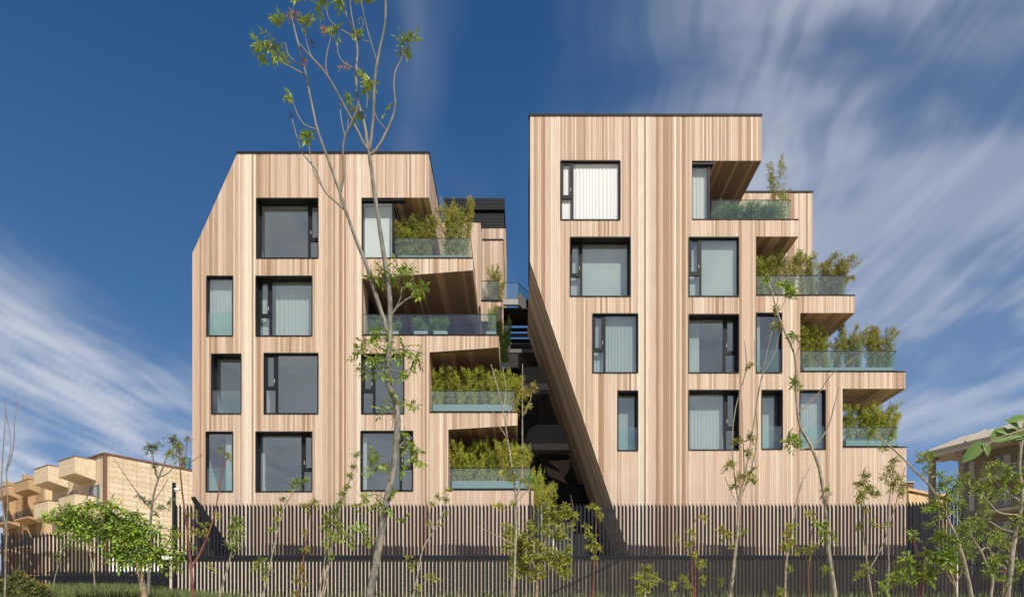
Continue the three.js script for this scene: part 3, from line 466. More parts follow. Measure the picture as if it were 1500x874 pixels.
  mesh('return_plate', prism([[288.5, 739], [299.2, 752], [299, 800], [289, 800]].map(([a, c]) => [X(a, 29.4), Y(c, 29.4)]), -29.38, -29.42), M.darkPanel, fin); rebase(fin);
  const ww = thing('garden_wall', 'low white rendered garden wall behind the small round tree and the fence', 'wall', [X(230, 38), 3, -38]); mesh('wall_panel', box(X(160, 38), X(335, 38), 2.9, Y(812, 38), -38.2, -38), M.white, ww); mesh('coping', box(X(159, 38), X(336, 38), Y(812, 38), Y(810, 38), -38.25, -37.95), M.concrete, ww); rebase(ww);
}

// ───────── neighbours ─────────
{
  const plaster = (c, s) => { const f = tile((i, j) => fbm(i / 20 + s, j / 34, 5), 128, 128); return new THREE.MeshStandardMaterial({ roughness: 0.95, map: dtex(128, 128, (i, j) => { const t = 0.86 + 0.28 * (f(i, j) - 0.4); return c.map(v => Math.min(255, v * t)); }) }); };
  const cream = plaster([214, 196, 168], 3), ochre = plaster([182, 152, 114], 8), brown = std(L(0.13, 0.065, 0.045), 0.8), grey = plaster([138, 128, 114], 15), tan = plaster([212, 182, 142], 21), roofM = plaster([172, 165, 152], 30), dark = std(L(0.03, 0.022, 0.02), 0.6), slabM = std(L(0.35, 0.33, 0.30), 0.9);
  const farGlass = std(L(0.10, 0.12, 0.14), 0.12), blind = std(L(0.36, 0.36, 0.35), 0.9);
  const farWindow = (t, x0, x1, y0, y1, z, sg = 1, panes = 2) => { const w = mesh('window', frameGeo(x0, x1, y0, y1, 0.07, z + 0.05 * sg, z), slabM, t); for (let k = 0; k < panes; k++) { const g = box(x0 + 0.07 + k * (x1 - x0 - 0.14) / panes + 0.03, x0 + 0.07 + (k + 1) * (x1 - x0 - 0.14) / panes - 0.03, y0 + 0.07, y1 - 0.07, z, z + 0.02 * sg); mesh('pane', g, k === 1 ? blind : farGlass, w); } };
  const balcony = (t, x0, x1, y, h, out, mat, rail) => {   // balcony projecting along +z from the plane z = 0, underside cut back to the wall
    const s = new THREE.Shape([[0, -0.35], [out, 0], [out, rail ? 0.18 : h], [out - 0.12, rail ? 0.18 : h], [out - 0.12, 0.12], [0, 0.12]].map(p => new THREE.Vector2(...p)));
    const g = new THREE.ExtrudeGeometry(s, { depth: x1 - x0, bevelEnabled: false }); g.rotateY(-Math.PI / 2); g.translate(x1, y, 0);
    const bm = mesh('balcony', g, mat, t);
    if (!rail) { mesh('balcony_end', box(x0 - 0.002, x0 + 0.12, y, y + h, 0, out - 0.12), mat, bm); mesh('balcony_end', box(x1 - 0.12, x1 + 0.002, y, y + h, 0, out - 0.12), mat, bm); mesh('balcony_coping', merge([box(x0 - 0.03, x1 + 0.03, y + h, y + h + 0.06, out - 0.15, out + 0.03), box(x0 - 0.03, x0 + 0.14, y + h, y + h + 0.06, 0, out - 0.15), box(x1 - 0.14, x1 + 0.03, y + h, y + h + 0.06, 0, out - 0.15)]), brown, bm); }
    else { const gs = []; for (let k = 0; k < 5; k++) gs.push(box(x0, x1, y + 0.3 + k * 0.15, y + 0.36 + k * 0.15, out - 0.06, out - 0.02), box(x0, x0 + 0.04, y + 0.3 + k * 0.15, y + 0.36 + k * 0.15, 0, out - 0.06), box(x1 - 0.04, x1, y + 0.3 + k * 0.15, y + 0.36 + k * 0.15, 0, out - 0.06)); for (let x = x0; x < x1; x += 0.5) gs.push(box(x, x + 0.04, y + 0.1, y + 1.0, out - 0.06, out - 0.02)); mesh('railing', merge(gs), rail, bm); }
  };
  // cream flats: local +x runs back along the gable, -x ... balcony front faces +z
  { const D = 60, t = thing('apartment_building', 'cream stone flats with white box balconies and a brown corner strip', 'building', [X(152, D), 3, -D], 'low flats beyond the west fence'), top = Y(665, D) - 3;
    t.rotation.y = -Math.atan2(0.578, 0.816);   // local x axis points along the balcony front towards the corner (camera side)
    // local frame: corner at the origin, balcony front on z = 0 for x < 0, gable on x = 0 for z < 0
    mesh('wall', box(-11, -0.05, 0, top, -16, -0.05), cream, t);
    mesh('roof_coping', box(-11.05, 0.06, top, top + 0.16, -16, 0.06), brown, t);
    mesh('corner_strip', box(-0.2, 0.03, 0, top - 0.002, -0.24, 0.03), brown, t);
    const r = mulberry(31), tones = [cream, plaster([219, 202, 175], 41), plaster([210, 191, 162], 47)], slabG = new THREE.BoxGeometry(0.05, 0.452, 1.19);
    for (let j = 0; j < 24; j++) for (let k = 0; k < 7; k++) { const m = mesh('stone_slab', slabG, tones[Math.floor(r() * 3)], t); m.position.set(-0.03 + r() * 0.008, top - 0.24 - j * 0.47, -0.98 - k * 1.21 - (j % 2) * 0.0); }
    mesh('side_render', box(-0.051, 0.012, 0, top - 0.003, -16, -9.06), tan, t);
    farWindow(t, -2.9, -0.8, top - 4.4, top - 2.5, -0.04, 1, 3); farWindow(t, -2.9, -0.8, top - 8, top - 6.2, -0.04, 1, 3); farWindow(t, -7.2, -5.6, top - 4.4, top - 2.5, -0.04); farWindow(t, -7.2, -5.6, top - 8, top - 6.2, -0.04);
    for (const [x0, x1] of [[-4.9, -1.6], [-10.4, -7.2]]) for (const y of [top - 1.75, top - 5.0, top - 8.2]) balcony(t, x0, x1, y, 1.45, 1.7, cream);
    { const x = 0.014; const w = mesh('window', box(x, x + 0.03, top - 3.4, top - 1.6, -11.6, -10.6), M.white, t); mesh('pane', box(x + 0.03, x + 0.04, top - 3.3, top - 1.7, -11.5, -10.7), farGlass, w); }
    const tank = thing('water_tank', 'small blue water tank on the roof edge of the cream flats', 'tank', [X(272, 68), Y(686, 68), -68]); mesh('drum', new THREE.CylinderGeometry(0.45, 0.45, 1.1, 16).translate(0, 0.5, 0), std(L(0.03, 0.16, 0.26), 0.5), tank); mesh('lid', new THREE.CylinderGeometry(0.2, 0.3, 0.12, 12).translate(0, 1.1, 0), std(L(0.03, 0.12, 0.2), 0.5), tank); }
  // ochre flats
  { const D = 78, t = thing('apartment_building', 'ochre flats with recessed balconies and dark railings behind the low fence', 'building', [X(66, D), 3, -D], 'low flats beyond the west fence'), top = Y(684, D) - 3; t.rotation.y = -Math.atan2(0.578, 0.816);
    mesh('wall', box(-12.5, -0.02, 0, top, -14, -1.2), ochre, t); mesh('gable', box(-0.4, 0, 0, top + 0.01, -14, 0), tan, t); mesh('roof_coping', box(-0.45, 0.06, top + 0.01, top + 0.15, -14, 0.06), brown, t);
    for (const x of [-0.42, -6.3, -12.4]) mesh('fin_wall', box(x - 0.5, x, 0, top - 0.02, -1.2, 0), ochre, t);
    for (let k = 0; k < 4; k++) { const y = top - 2.5 - k * 3.3; for (const [x0, x1] of [[-5.6, -1.4], [-11.6, -7.4]]) { balcony(t, x0, x1, y, 1.1, 1.2, ochre, k === 0 ? undefined : dark); farWindow(t, x0 + 1.6, x1 - 0.3, y - 2.6, y - 0.5, -1.18); } }
  }
  // grey flats with a hipped roof, in shade
  { const D = 70, t = thing('apartment_building', 'grey shaded flats with a pale hipped roof and tall round columns', 'building', [X(1362, D), 3, -D]); const a = new THREE.Vector2(3.6, 8.2).normalize(); t.rotation.y = Math.atan2(-a.y, a.x); const top = Y(667, D) - 3;
    // local x runs along the front towards the camera, the front faces -x of the world: local +z is outward
    mesh('wall', box(1.6, 26, 0, top, -14, -2.2), grey, t);
    const rs = new THREE.Shape([[0.6, 0], [0.6, 0.28], [-2.4, 1.75], [-9, 2.2], [-9, 0]].map(p => new THREE.Vector2(...p))); const rg = new THREE.ExtrudeGeometry(rs, { depth: 28.5, bevelEnabled: false }); rg.rotateY(-Math.PI / 2); rg.translate(28, top, 0); { const p = rg.attributes.position; for (let i = 0; i < p.count; i++) if (p.getX(i) < 0 && p.getY(i) > top + 1) p.setX(i, 1.6); rg.computeVertexNormals(); }
    const roof = mesh('roof', rg, roofM, t);
    for (const x of [4.2, 9, 14, 19, 24]) { const g = new THREE.Shape([[0.63, 0.3], [0.63, 0.42], [-2.4, 1.9], [-2.4, 1.75]].map(p => new THREE.Vector2(...p))); const e = new THREE.ExtrudeGeometry(g, { depth: 0.22, bevelEnabled: false }); e.rotateY(-Math.PI / 2); e.translate(x, top, 0); mesh('roof_rib', e, roofM, roof); }
    mesh('eave', box(-0.4, 27.8, top - 0.35, top - 0.01, -2.6, 0.5), slabM, t);
    for (const x of [0.3, 3.4, 9.6, 15]) { const c = mesh('column', new THREE.CylinderGeometry(0.34, 0.34, top - 0.4, 18).translate(x, (top - 0.4) / 2, 0), grey, t); mesh('capital', box(x - 0.42, x + 0.42, top - 0.55, top - 0.36, -0.42, 0.42), grey, c); }
    for (let k = 0; k < 4; k++) { const y = top - 2.2 - k * 3.2; for (const [x0, x1] of [[2.0, 3.2], [5.2, 6.6], [7.2, 8.8], [11, 12.6], [13.2, 14.6], [17, 18.6]]) farWindow(t, x0, x1, y - 0.6, y + 1.1, -2.18); }
    for (let k = 0; k < 3; k++) { const y = top - 3.3 - k * 3.2; mesh('balcony', box(4.8, 9.3, y - 0.2, y + 0.05, -2.2, -0.5), slabM, t); const gs = []; for (let x = 4.8; x < 9.3; x += 0.16) gs.push(box(x, x + 0.03, y + 0.05, y + 0.85, -0.56, -0.53)); gs.push(box(4.8, 9.3, y + 0.85, y + 0.9, -0.58, -0.51)); mesh('railing', merge(gs), slabM, t); }
  }
  { const D = 80, t = thing('brick_house', 'small tan house with a brick chimney peeping over the fence', 'house', [X(1342, D), 3, -D]), y1 = Y(722, D) - 3; mesh('wall', box(-0.8, 4, 0, y1, -6, 0), tan, t); const rf = new THREE.Shape([[-1, 0], [4.3, -1.1], [4.3, -1.4], [-1, -0.3]].map(p => new THREE.Vector2(...p))); const g = new THREE.ExtrudeGeometry(rf, { depth: 6.4, bevelEnabled: false }); g.translate(0, y1 + 0.6, -6.2); const r = mesh('roof', g, tan, t); mesh('chimney', box(-0.7, 0.0, y1, y1 + 1.3, -1.2, -0.4), brown, r); mesh('chimney_cap', box(-0.8, 0.1, y1 + 1.3, y1 + 1.45, -1.3, -0.3), slabM, r); }
}

// ───────── foliage ─────────
const leafMat = new THREE.MeshPhysicalMaterial({ vertexColors: true, roughness: 0.85, transmission: 0.32, thickness: 0, side: THREE.DoubleSide });
const barkTex = (() => { const f = tile((i, j) => fbm(i / 7, j / 22, 5), 64, 256); return dtex(64, 256, (i, j) => { const t = 0.30 + 1.15 * f(i, j); return [255 * Math.min(1, t), 255 * Math.min(1, t), 255 * Math.min(1, t)]; }); })();
const BARK = { grey: new THREE.MeshStandardMaterial({ color: L(0.20, 0.185, 0.16), map: barkTex, roughness: 0.9 }), pale: new THREE.MeshStandardMaterial({ color: L(0.29, 0.255, 0.20), map: barkTex, roughness: 0.9 }), red: new THREE.MeshStandardMaterial({ color: L(0.17, 0.055, 0.04), map: barkTex, roughness: 0.7 }), tan: new THREE.MeshStandardMaterial({ color: L(0.25, 0.19, 0.13), map: barkTex, roughness: 0.9 }), cane: new THREE.MeshStandardMaterial({ color: L(0.17, 0.15, 0.05), roughness: 0.6 }) };
class Leaves {
  constructor() { this.p = []; this.c = []; }
  leaf(o, d, n, len, wid, col) { // pointed blade folded along its midrib
    const s = new THREE.Vector3().crossVectors(d, n).normalize(), up = new THREE.Vector3().crossVectors(s, d).normalize(), m = o.clone().addScaledVector(d, len * 0.45), t = o.clone().addScaledVector(d, len).addScaledVector(up, -len * 0.12);
    const l = m.clone().addScaledVector(s, wid / 2).addScaledVector(up, wid * 0.16), r = m.clone().addScaledVector(s, -wid / 2).addScaledVector(up, wid * 0.16);
    for (const v of [o, r, t, o, t, l]) { this.p.push(v.x, v.y, v.z); this.c.push(...col); }
  }
  broad(o, d, n, len, wid, col) { // broad rounded leaf
    const s = new THREE.Vector3().crossVectors(d, n).normalize(), up = new THREE.Vector3().crossVectors(s, d).normalize(), f = [0, 0.08, 0.2, 0.35, 0.5, 0.65, 0.8, 0.92, 1], w = [0, 0.3, 0.42, 0.5, 0.5, 0.45, 0.33, 0.16, 0];
    const q = (i, k) => o.clone().addScaledVector(d, len * f[i]).addScaledVector(s, k * wid * w[i]).addScaledVector(up, Math.abs(k) * wid * w[i] * 0.35 - len * 0.22 * f[i] * f[i]);
    for (let i = 0; i < 8; i++) for (const k of [-1, 1]) { const t = [q(i, 0), q(i + 1, 0), q(i + 1, k), q(i, 0), q(i + 1, k), q(i, k)]; for (const v of t) { this.p.push(v.x, v.y, v.z); this.c.push(...col); } }
  }
  geo() { const g = new THREE.BufferGeometry(); g.setAttribute('position', new THREE.Float32BufferAttribute(this.p, 3)); g.setAttribute('color', new THREE.Float32BufferAttribute(this.c, 3)); g.computeVertexNormals(); return g; }
}
const rdir = (r, up = 0) => { const z = r() * 2 - 1, a = r() * 6.283, q = Math.sqrt(1 - z * z); return new THREE.Vector3(q * Math.cos(a), z + up, q * Math.sin(a)).normalize(); };
const vary = (c, r, a = 0.3) => { const f = 1 - a + 2 * a * r(), w = (r() - 0.5) * 0.25; return [c[0] * f * (1 + w), c[1] * f, c[2] * f * (1 - w)]; };
function tube(pts, r0, r1, seg = 7, bump = 0.06, rs = 0.35, r = mulberry(3)) {
  const c = new THREE.CatmullRomCurve3(pts, false, 'centripetal'), len = c.getLength(), n = Math.max(6, Math.min(60, Math.round(len / rs))), pos = [], uv = [], idx = [], fr = c.computeFrenetFrames(n, false);
  for (let i = 0; i <= n; i++) { const t = i / n, q = c.getPointAt(t), rad = mix(r0, r1, Math.pow(t, 0.85)) * (1 + bump * (r() - 0.5)); for (let k = 0; k <= seg; k++) { const a = k / seg * 6.2832, x = Math.cos(a), y = Math.sin(a); pos.push(q.x + rad * (x * fr.normals[i].x + y * fr.binormals[i].x), q.y + rad * (x * fr.normals[i].y + y * fr.binormals[i].y), q.z + rad * (x * fr.normals[i].z + y * fr.binormals[i].z)); uv.push(k / seg, t * len); } }
  for (let i = 0; i < n; i++) for (let k = 0; k < seg; k++) { const a = i * (seg + 1) + k, b = a + seg + 1; idx.push(a, a + 1, b, b, a + 1, b + 1); }
  const g = new THREE.BufferGeometry(); g.setAttribute('position', new THREE.Float32BufferAttribute(pos, 3)); g.setAttribute('uv', new THREE.Float32BufferAttribute(uv, 2)); g.setIndex(idx); g.computeVertexNormals(); return g;
}
// ── bamboo: a few shapes, copied and turned ──
function bambooShape(seed, { h = 2.4, n = 9, spread = 0.35, arch = 0.5, leaves = 2200, col = [0.20, 0.20, 0.035], dry = 0.15, lean = [0, 0], lo = 0.12 }) {
  const r = mulberry(seed), stems = [], lf = new Leaves(), curves = [];
  for (let k = 0; k < n; k++) { const a = r() * 6.283, q = Math.sqrt(r()) * 0.14, hh = h * (0.62 + 0.38 * r()), s = spread * (0.3 + 0.7 * r()), dx = Math.cos(a) * s + lean[0] * hh, dz = Math.sin(a) * s + lean[1] * hh;
    const p = [new THREE.Vector3(Math.cos(a) * q, 0, Math.sin(a) * q), new THREE.Vector3(Math.cos(a) * q + dx * 0.25, hh * 0.4, Math.sin(a) * q + dz * 0.25), new THREE.Vector3(Math.cos(a) * q + dx * 0.65, hh * 0.8, Math.sin(a) * q + dz * 0.65), new THREE.Vector3(Math.cos(a) * q + dx * (1 + arch * 0.4), hh * (1 - 0.05 * arch), Math.sin(a) * q + dz * (1 + arch * 0.4))];
    stems.push(tube(p, 0.009, 0.003, 4, 0, 0.4, r)); curves.push(new THREE.CatmullRomCurve3(p)); }
  let left = leaves; while (left > 0) { const c = curves[Math.floor(r() * n)], t = lo + (1 - lo) * r(), o = c.getPoint(t), m = 4 + Math.floor(r() * 5), bd = rdir(r, 0.25), bl = (0.10 + 0.30 * r()) * (1.15 - 0.6 * t), dead = r() < dry; left -= m;
    for (let i = 0; i < m; i++) { const q = o.clone().addScaledVector(bd, bl * (0.35 + 0.65 * i / m)), d = bd.clone().multiplyScalar(0.6).add(rdir(r, -0.25)).normalize(); lf.leaf(q, d, rdir(r, 0.6), 0.085 + 0.06 * r(), 0.016 + 0.010 * r(), vary(dead ? [0.30, 0.22, 0.08] : col, r)); } }
  return [merge(stems), lf.geo()];
}
const BAMBOO = {
  feather: bambooShape(11, { h: 2.5, n: 10, spread: 0.5, leaves: 4400, dry: 0.18, col: [0.293, 0.304, 0.023] }),
  feather2: bambooShape(12, { h: 2.5, n: 8, spread: 0.6, leaves: 3900, dry: 0.2, col: [0.263, 0.304, 0.023] }),
  dense: bambooShape(13, { h: 2.0, n: 14, spread: 0.75, arch: 0.9, leaves: 5200, dry: 0.10, lo: 0.05, col: [0.325, 0.375, 0.019] }),
  dense2: bambooShape(14, { h: 2.0, n: 14, spread: 0.8, arch: 0.8, leaves: 5200, dry: 0.12, lo: 0.05, col: [0.355, 0.375, 0.019] }),
  lean: bambooShape(15, { h: 2.2, n: 10, spread: 0.5, arch: 1, leaves: 4400, dry: 0.3, lean: [0.30, 0.05], col: [0.278, 0.287, 0.023] }),
  spire: bambooShape(16, { h: 2.9, n: 6, spread: 0.35, arch: 0.2, leaves: 1700, dry: 0.3, col: [0.293, 0.304, 0.026] }),
  green: bambooShape(17, { h: 1.0, n: 16, spread: 0.55, arch: 0.6, leaves: 3400, dry: 0.02, lo: 0.03, col: [0.117, 0.224, 0.015] }),
};
const ORD = ['first', 'second', 'third', 'fourth', 'fifth', 'sixth', 'seventh', 'eighth', 'ninth'];
function bamboo(kind, px, D, yb, sy, sxz, turn, label, group, category = 'bamboo', name = 'bamboo_plant') {
  const t = thing(name, label, category, [X(px, D), yb, -D], group); t.rotation.y = turn; t.scale.set(sxz, sy, sxz);
  mesh('stems', BAMBOO[kind][0], BARK.cane, t); mesh('foliage', BAMBOO[kind][1], leafMat, t); return t;
}
{ // planters and what grows in them
  const yw = [378, 491, 604, 717.4].map(v => Y(v, 30) + 0.0), ye = [321.5, 432.5, 544.4, 655].map(v => Y(v, 30));
  const P = (a0, a1, D0, D1, y, h, label) => planter(X(a0, D0), X(a1, D0), y, h, -D0, -D1, label, 'balcony planters');
  let k;
  P(583, 684, 30.45, 31.2, yw[0], 0.36, 'long slate-blue planter on the top terrace of the sloping-cornered block');
  [[589, 30.85, 'feather', 0.96], [601, 30.9, 'dense', 1.15], [613, 30.85, 'feather2', 0.98], [625, 30.9, 'feather', 1.0]].forEach(([p, D, kk, s], i) => bamboo(kk, p, D, yw[0] + 0.3, s * 0.9, 0.85, i * 1.9, `feathery bamboo under the overhang of the west top terrace, ${ORD[i]} from the corner window`, 'bamboo under the top overhang'));
  [[655, 31.0, 'feather', 1.12], [668, 30.9, 'feather2', 1.02], [680, 30.95, 'feather', 1.15]].forEach(([p, D, kk, s], i) => bamboo(kk, p, D, yw[0] + 0.3, s * 1.12, 0.8, i * 2.3 + 1, `brown-tipped bamboo rising in front of the black roof pavilion, ${ORD[2 - i]} from the terrace end`, 'bamboo before the roof pavilion'));
  for (const [i, p] of [551, 573, 616, 645].entries()) { P(p - 10, p + 10, 30.7, 31.3, yw[1], 0.5, ['square planter at the west end of the deep shaded terrace', 'square planter second from the west end of the deep shaded terrace', 'square planter in the middle of the deep shaded terrace', 'square planter third from the west end of the deep shaded terrace'][[0, 1, 3, 2][i]]); bamboo('green', p, 31, yw[1] + 0.42, 0.72, 0.78, i * 1.3, `low clipped green bush on the deep shaded terrace, ${ORD[i]} from the recess jamb`, 'clipped bushes on the deep terrace', 'bush', 'clipped_bush'); }
  P(712, 727, 30.5, 31.0, yw[1], 0.4, 'small planter at the glass corner of the deep shaded terrace'); bamboo('green', 720, 30.75, yw[1] + 0.32, 1.25, 0.42, 0.5, 'narrow upright bush at the glass corner of the deep shaded terrace', null, 'bush', 'upright_bush');
  P(634, 750, 30.45, 31.2, yw[2], 0.5, 'long slate-blue planter on the terrace just above the lowest one');
  [[642, 'dense', 0.95], [660, 'feather', 0.92], [676, 'dense2', 0.98], [693, 'dense', 0.95], [708, 'feather2', 0.88], [724, 'dense2', 0.95], [740, 'dense', 0.9]].forEach(([p, kk, s], i) => bamboo(kk, p, 30.85, yw[2] + 0.42, s, 0.68, i * 2.1, `yellow-green bamboo on the terrace above the lowest west one, ${ORD[i]} from the recess jamb`, 'bamboo on the terrace above the lowest'));
  bamboo('dense2', 750, 31.6, yw[2] + 0.1, 1.05, 0.75, 1.2, 'yellow-green bamboo spilling over the end of the terrace into the cleft');
  P(662, 772, 30.45, 31.2, yw[3], 0.5, 'long slate-blue planter on the lowest terrace beside the cleft');
  [[670, 'dense2', 1.0], [686, 'dense', 1.05], [703, 'dense2', 1.0], [720, 'dense', 1.06], [737, 'dense2', 1.02], [753, 'dense', 1.0], [767, 'dense2', 0.98]].forEach(([p, kk, s], i) => bamboo(kk, p, 30.85, yw[3] + 0.42, s * 1.0, 0.7, i * 1.7, `olive bamboo filling the lowest terrace beside the cleft, ${ORD[i]} from the recess jamb`, 'bamboo on the lowest terrace'));
  { const pl = planter(X(779, 31), X(806, 31), BASE, 1.1, -31.0, -32.2, 'dark ground planter at the foot of the cleft', null); for (const [i, [p, D, s]] of [[786, 31.3, 1.7], [796, 31.6, 1.45], [789, 32, 1.9]].entries()) bamboo(i ? 'dense2' : 'dense', p, D, pl.y, s, 0.62, i * 2, ['tall olive bamboo at the front corner of the dark ground planter', 'shorter olive bamboo at the cleft end of the dark ground planter', 'tallest olive bamboo at the back of the dark ground planter'][i], 'bamboo in the cleft'); }
  { const pl = planter(X(733, 33), X(745, 33), Y(540, 33), 0.3, -33.0, -33.8, 'small planter on a ledge beside the cleft', null); const t = bamboo('green', 738, 33.2, Y(545, 33) + 0.2, 2.4, 0.62, 1, 'leafy green shrub climbing out of a ledge planter beside the cleft', null, 'shrub', 'ledge_shrub'); }
  bamboo('feather2', 722, 36.4, Y(439, 35.6), 1.0, 0.6, 1, 'taller bamboo behind the small glass balcony below the roof pavilion', 'bamboo on the small balcony'); bamboo('feather', 731, 36.3, Y(439, 35.6), 0.75, 0.55, 2, 'shorter bamboo behind the small glass balcony below the roof pavilion', 'bamboo on the small balcony');
  bamboo('green', 718, 39, Y(352.5, 37), 0.62, 0.55, 0, 'larger tuft of roof greenery below the black pavilion', 'roof greenery', 'plant', 'roof_plant'); bamboo('green', 727, 39.4, Y(352.5, 37), 0.5, 0.5, 1, 'smaller tuft of roof greenery below the black pavilion', 'roof greenery', 'plant', 'roof_plant');
  // flat-topped block
  P(1047, 1140, 30.45, 31.1, ye[0], 0.26, 'long slate-blue planter on the top terrace of the flat-topped block');
  [1053, 1066, 1080, 1094, 1108, 1120, 1130].forEach((p, i) => bamboo('green', p, 30.8, ye[0] + 0.2, 0.92, 0.75, i * 1.1, `low green shrub behind the top glass of the flat-topped block, ${ORD[i]} from the corner window`, 'green shrubs on the top terrace', 'shrub', 'low_shrub'));
  bamboo('spire', 1138, 31.3, ye[0] + 0.2, 1.22, 1.0, 0.4, 'sparse spire of bamboo rising above the top terrace against the sky'); bamboo('spire', 1147, 31.2, ye[0] + 0.2, 0.72, 0.7, 2.4, 'short sparse bamboo beside the tall spire on the top terrace');
  P(1112, 1232, 30.45, 31.2, ye[1], 0.27, 'long slate-blue planter under the bamboo leaning out over the second balcony');
  [[1117, 'dense', 0.95], [1129, 'feather', 0.9], [1143, 'feather2', 0.95], [1158, 'feather', 0.95], [1176, 'feather2', 1.0], [1190, 'feather', 0.85]].forEach(([p, kk, s], i) => bamboo(kk, p, 30.85, ye[1] + 0.2, s * 1.02, 0.68, i * 2, `feathery bamboo on the square-recessed balcony of the flat-topped block, ${ORD[i]} from the jamb`, 'bamboo in the square recess'));
  [[1204, 1.0, 0.1], [1216, 0.8, -0.3], [1228, 0.95, 0.15]].forEach(([p, s, tu], i) => bamboo('lean', p, 30.85, ye[1] + 0.2, s * 0.98, 0.9, tu, `brownish bamboo leaning outward on the square-recessed balcony, ${ORD[2 - i]} from its glass end`, 'leaning bamboo on the second balcony'));
  P(1178, 1308, 30.45, 31.2, ye[2], 0.36, 'long slate-blue planter on the widest balcony of the flat-topped block');
  [[1184, 'dense', 1.05], [1197, 'feather', 1.0], [1211, 'dense2', 0.9], [1226, 'feather2', 0.7], [1244, 'feather', 1.0], [1256, 'feather2', 0.72], [1276, 'feather', 0.95], [1290, 'lean', 0.98], [1301, 'feather2', 0.85]].forEach(([p, kk, s], i) => bamboo(kk, p, 30.85, ye[2] + 0.28, s * 1.02, 0.7, i * 2.2, `bamboo tuft on the widest balcony of the flat-topped block, ${ORD[i]} from the recess jamb`, 'bamboo on the widest balcony'));
  P(1240, 1311, 30.45, 31.2, ye[3], 0.5, 'slate-blue planter on the lowest east balcony');
  [[1244, 1.0], [1257, 1.02], [1270, 0.95], [1284, 0.98], [1297, 1.05], [1307, 0.95]].forEach(([p, s], i) => bamboo(i % 2 ? 'dense2' : 'dense', p, 30.85, ye[3] + 0.42, s * 0.90, 0.7, i * 1.9, `dark olive bamboo on the lowest east balcony, ${ORD[i]} from the recess jamb`, 'bamboo on the lowest east balcony'));
}
// ── trees: stems given as they grow, with leaf tufts ──
const GREEN = [0.185, 0.275, 0.014], LIME = [0.29, 0.32, 0.012], DEEP = [0.13, 0.20, 0.014], OLIVE = [0.23, 0.245, 0.016];
function sapling({ name = 'sapling', label, category = 'tree', group, D, bark = 'grey', stems, tufts = [], fine = 1, col = GREEN, seed = 1, droop = 0.25, len = 0.095, mul = 1.3 }) {
  const r = mulberry(seed * 97 + 3), nodes = [], S = D / F;
  const first = stems[0].p[0], gx = X(first[0], D), t = thing(name, label, category, [gx, ground(gx, -D), -D], group);
  const near = (x, y) => { let b = null, bd = 1e9; for (const n of nodes) { const q = (n[0] - x) ** 2 + (n[1] - y) ** 2; if (q < bd) { bd = q; b = n; } } return b ? b[2] : 0; };
  const parts = []; let trunkGeo = null;
  stems.forEach((s, si) => {
    const z0 = si ? near(...s.p[0]) : 0, drift = (r() - 0.5) * (si ? 0.55 : 0.12), pts = []; let acc = 0;
    if (!si && !s.free) { const g0 = ground(gx, -D); if (Y(first[1], D) > g0 + 0.05) pts.push(new THREE.Vector3(gx + (first[0] - s.p[1][0]) * S * 0.6, g0 - 0.03, -D)); }
    s.p.forEach(([x, y], i) => { if (i) acc += Math.hypot(x - s.p[i - 1][0], y - s.p[i - 1][1]); const dz = z0 + drift * acc * S; nodes.push([x, y, dz]); if (i) { const [a, b, c] = nodes[nodes.length - 2]; for (const f of [0.33, 0.66]) nodes.splice(nodes.length - 1, 0, [mix(a, x, f), mix(b, y, f), mix(c, dz, f)]); } pts.push(at(x, y, D).add(new THREE.Vector3(x / F * 0, 0, 0)).setZ(-D - dz)); });
    const w = s.w ?? [3, 1.5], g = tube(pts, w[0] * S * 0.41, w[1] * S * 0.41, w[0] * S > 0.05 ? 10 : 6, 0.16, 0.12, r);
    if (!si) trunkGeo = g; else parts.push(g);
  });
  const trunk = mesh('trunk', trunkGeo, BARK[bark], t); for (const g of parts) mesh('branch', g, BARK[bark], t);
  const lf = new Leaves(); let dead = new Leaves();
  for (const [x, y, rad, n, o = {}] of tufts) { // a tuft: several feathered leaves round a twig end
    if (o.dry) dead = new Leaves(); const dz = near(x, y), R = rad * S * 1.12, dst = o.dry ? dead : lf, cc = o.col ?? (o.dry ? [0.33, 0.19, 0.07] : col);
    for (let k = 0; k < n * (o.mul ?? mul); k++) {
      const q = at(x, y, D).setZ(-D - dz).addScaledVector(rdir(r), R * 0.45 * r()), d = rdir(r, o.up ?? 0.35), l = R * (0.45 + 0.55 * r()), pairs = o.pairs ?? 3, ll = (o.len ?? len) * (0.7 + 0.5 * r()), side = new THREE.Vector3().crossVectors(d, rdir(r, 0.8)).normalize();
      const c0 = vary(cc, r, 0.22); if (!o.dry) dst.leaf(q.clone().addScaledVector(d, -l * 0.3), d, rdir(r, 1), l * 1.3, 0.006 + 0.0004 * D, [0.16, 0.15, 0.05]);
      for (let i = 0; i < pairs; i++) { const f = (i + 0.6) / pairs, b = q.clone().addScaledVector(d, l * f).add(new THREE.Vector3(0, -droop * l * f * f, 0)); for (const sgn of [-1, 1]) lf === dst || 1 ? dst.leaf(b, d.clone().multiplyScalar(0.55).addScaledVector(side, sgn).add(new THREE.Vector3(0, -droop, 0)).normalize(), rdir(r, 1.2), ll, ll * (o.wid ?? 0.36), vary(c0, r, 0.12)) : 0; }
      const e = q.clone().addScaledVector(d, l).add(new THREE.Vector3(0, -droop * l, 0)); dst.leaf(e, d.clone().add(new THREE.Vector3(0, -droop, 0)).normalize(), rdir(r, 1.2), ll * 1.1, ll * (o.wid ?? 0.36), vary(c0, r, 0.12));
    }
    if (o.dry) mesh('seed_cluster', dead.geo(), leafMat, t);
  }
  if (lf.p.length) mesh('foliage', lf.geo(), leafMat, t);
  return rebase(t);
}
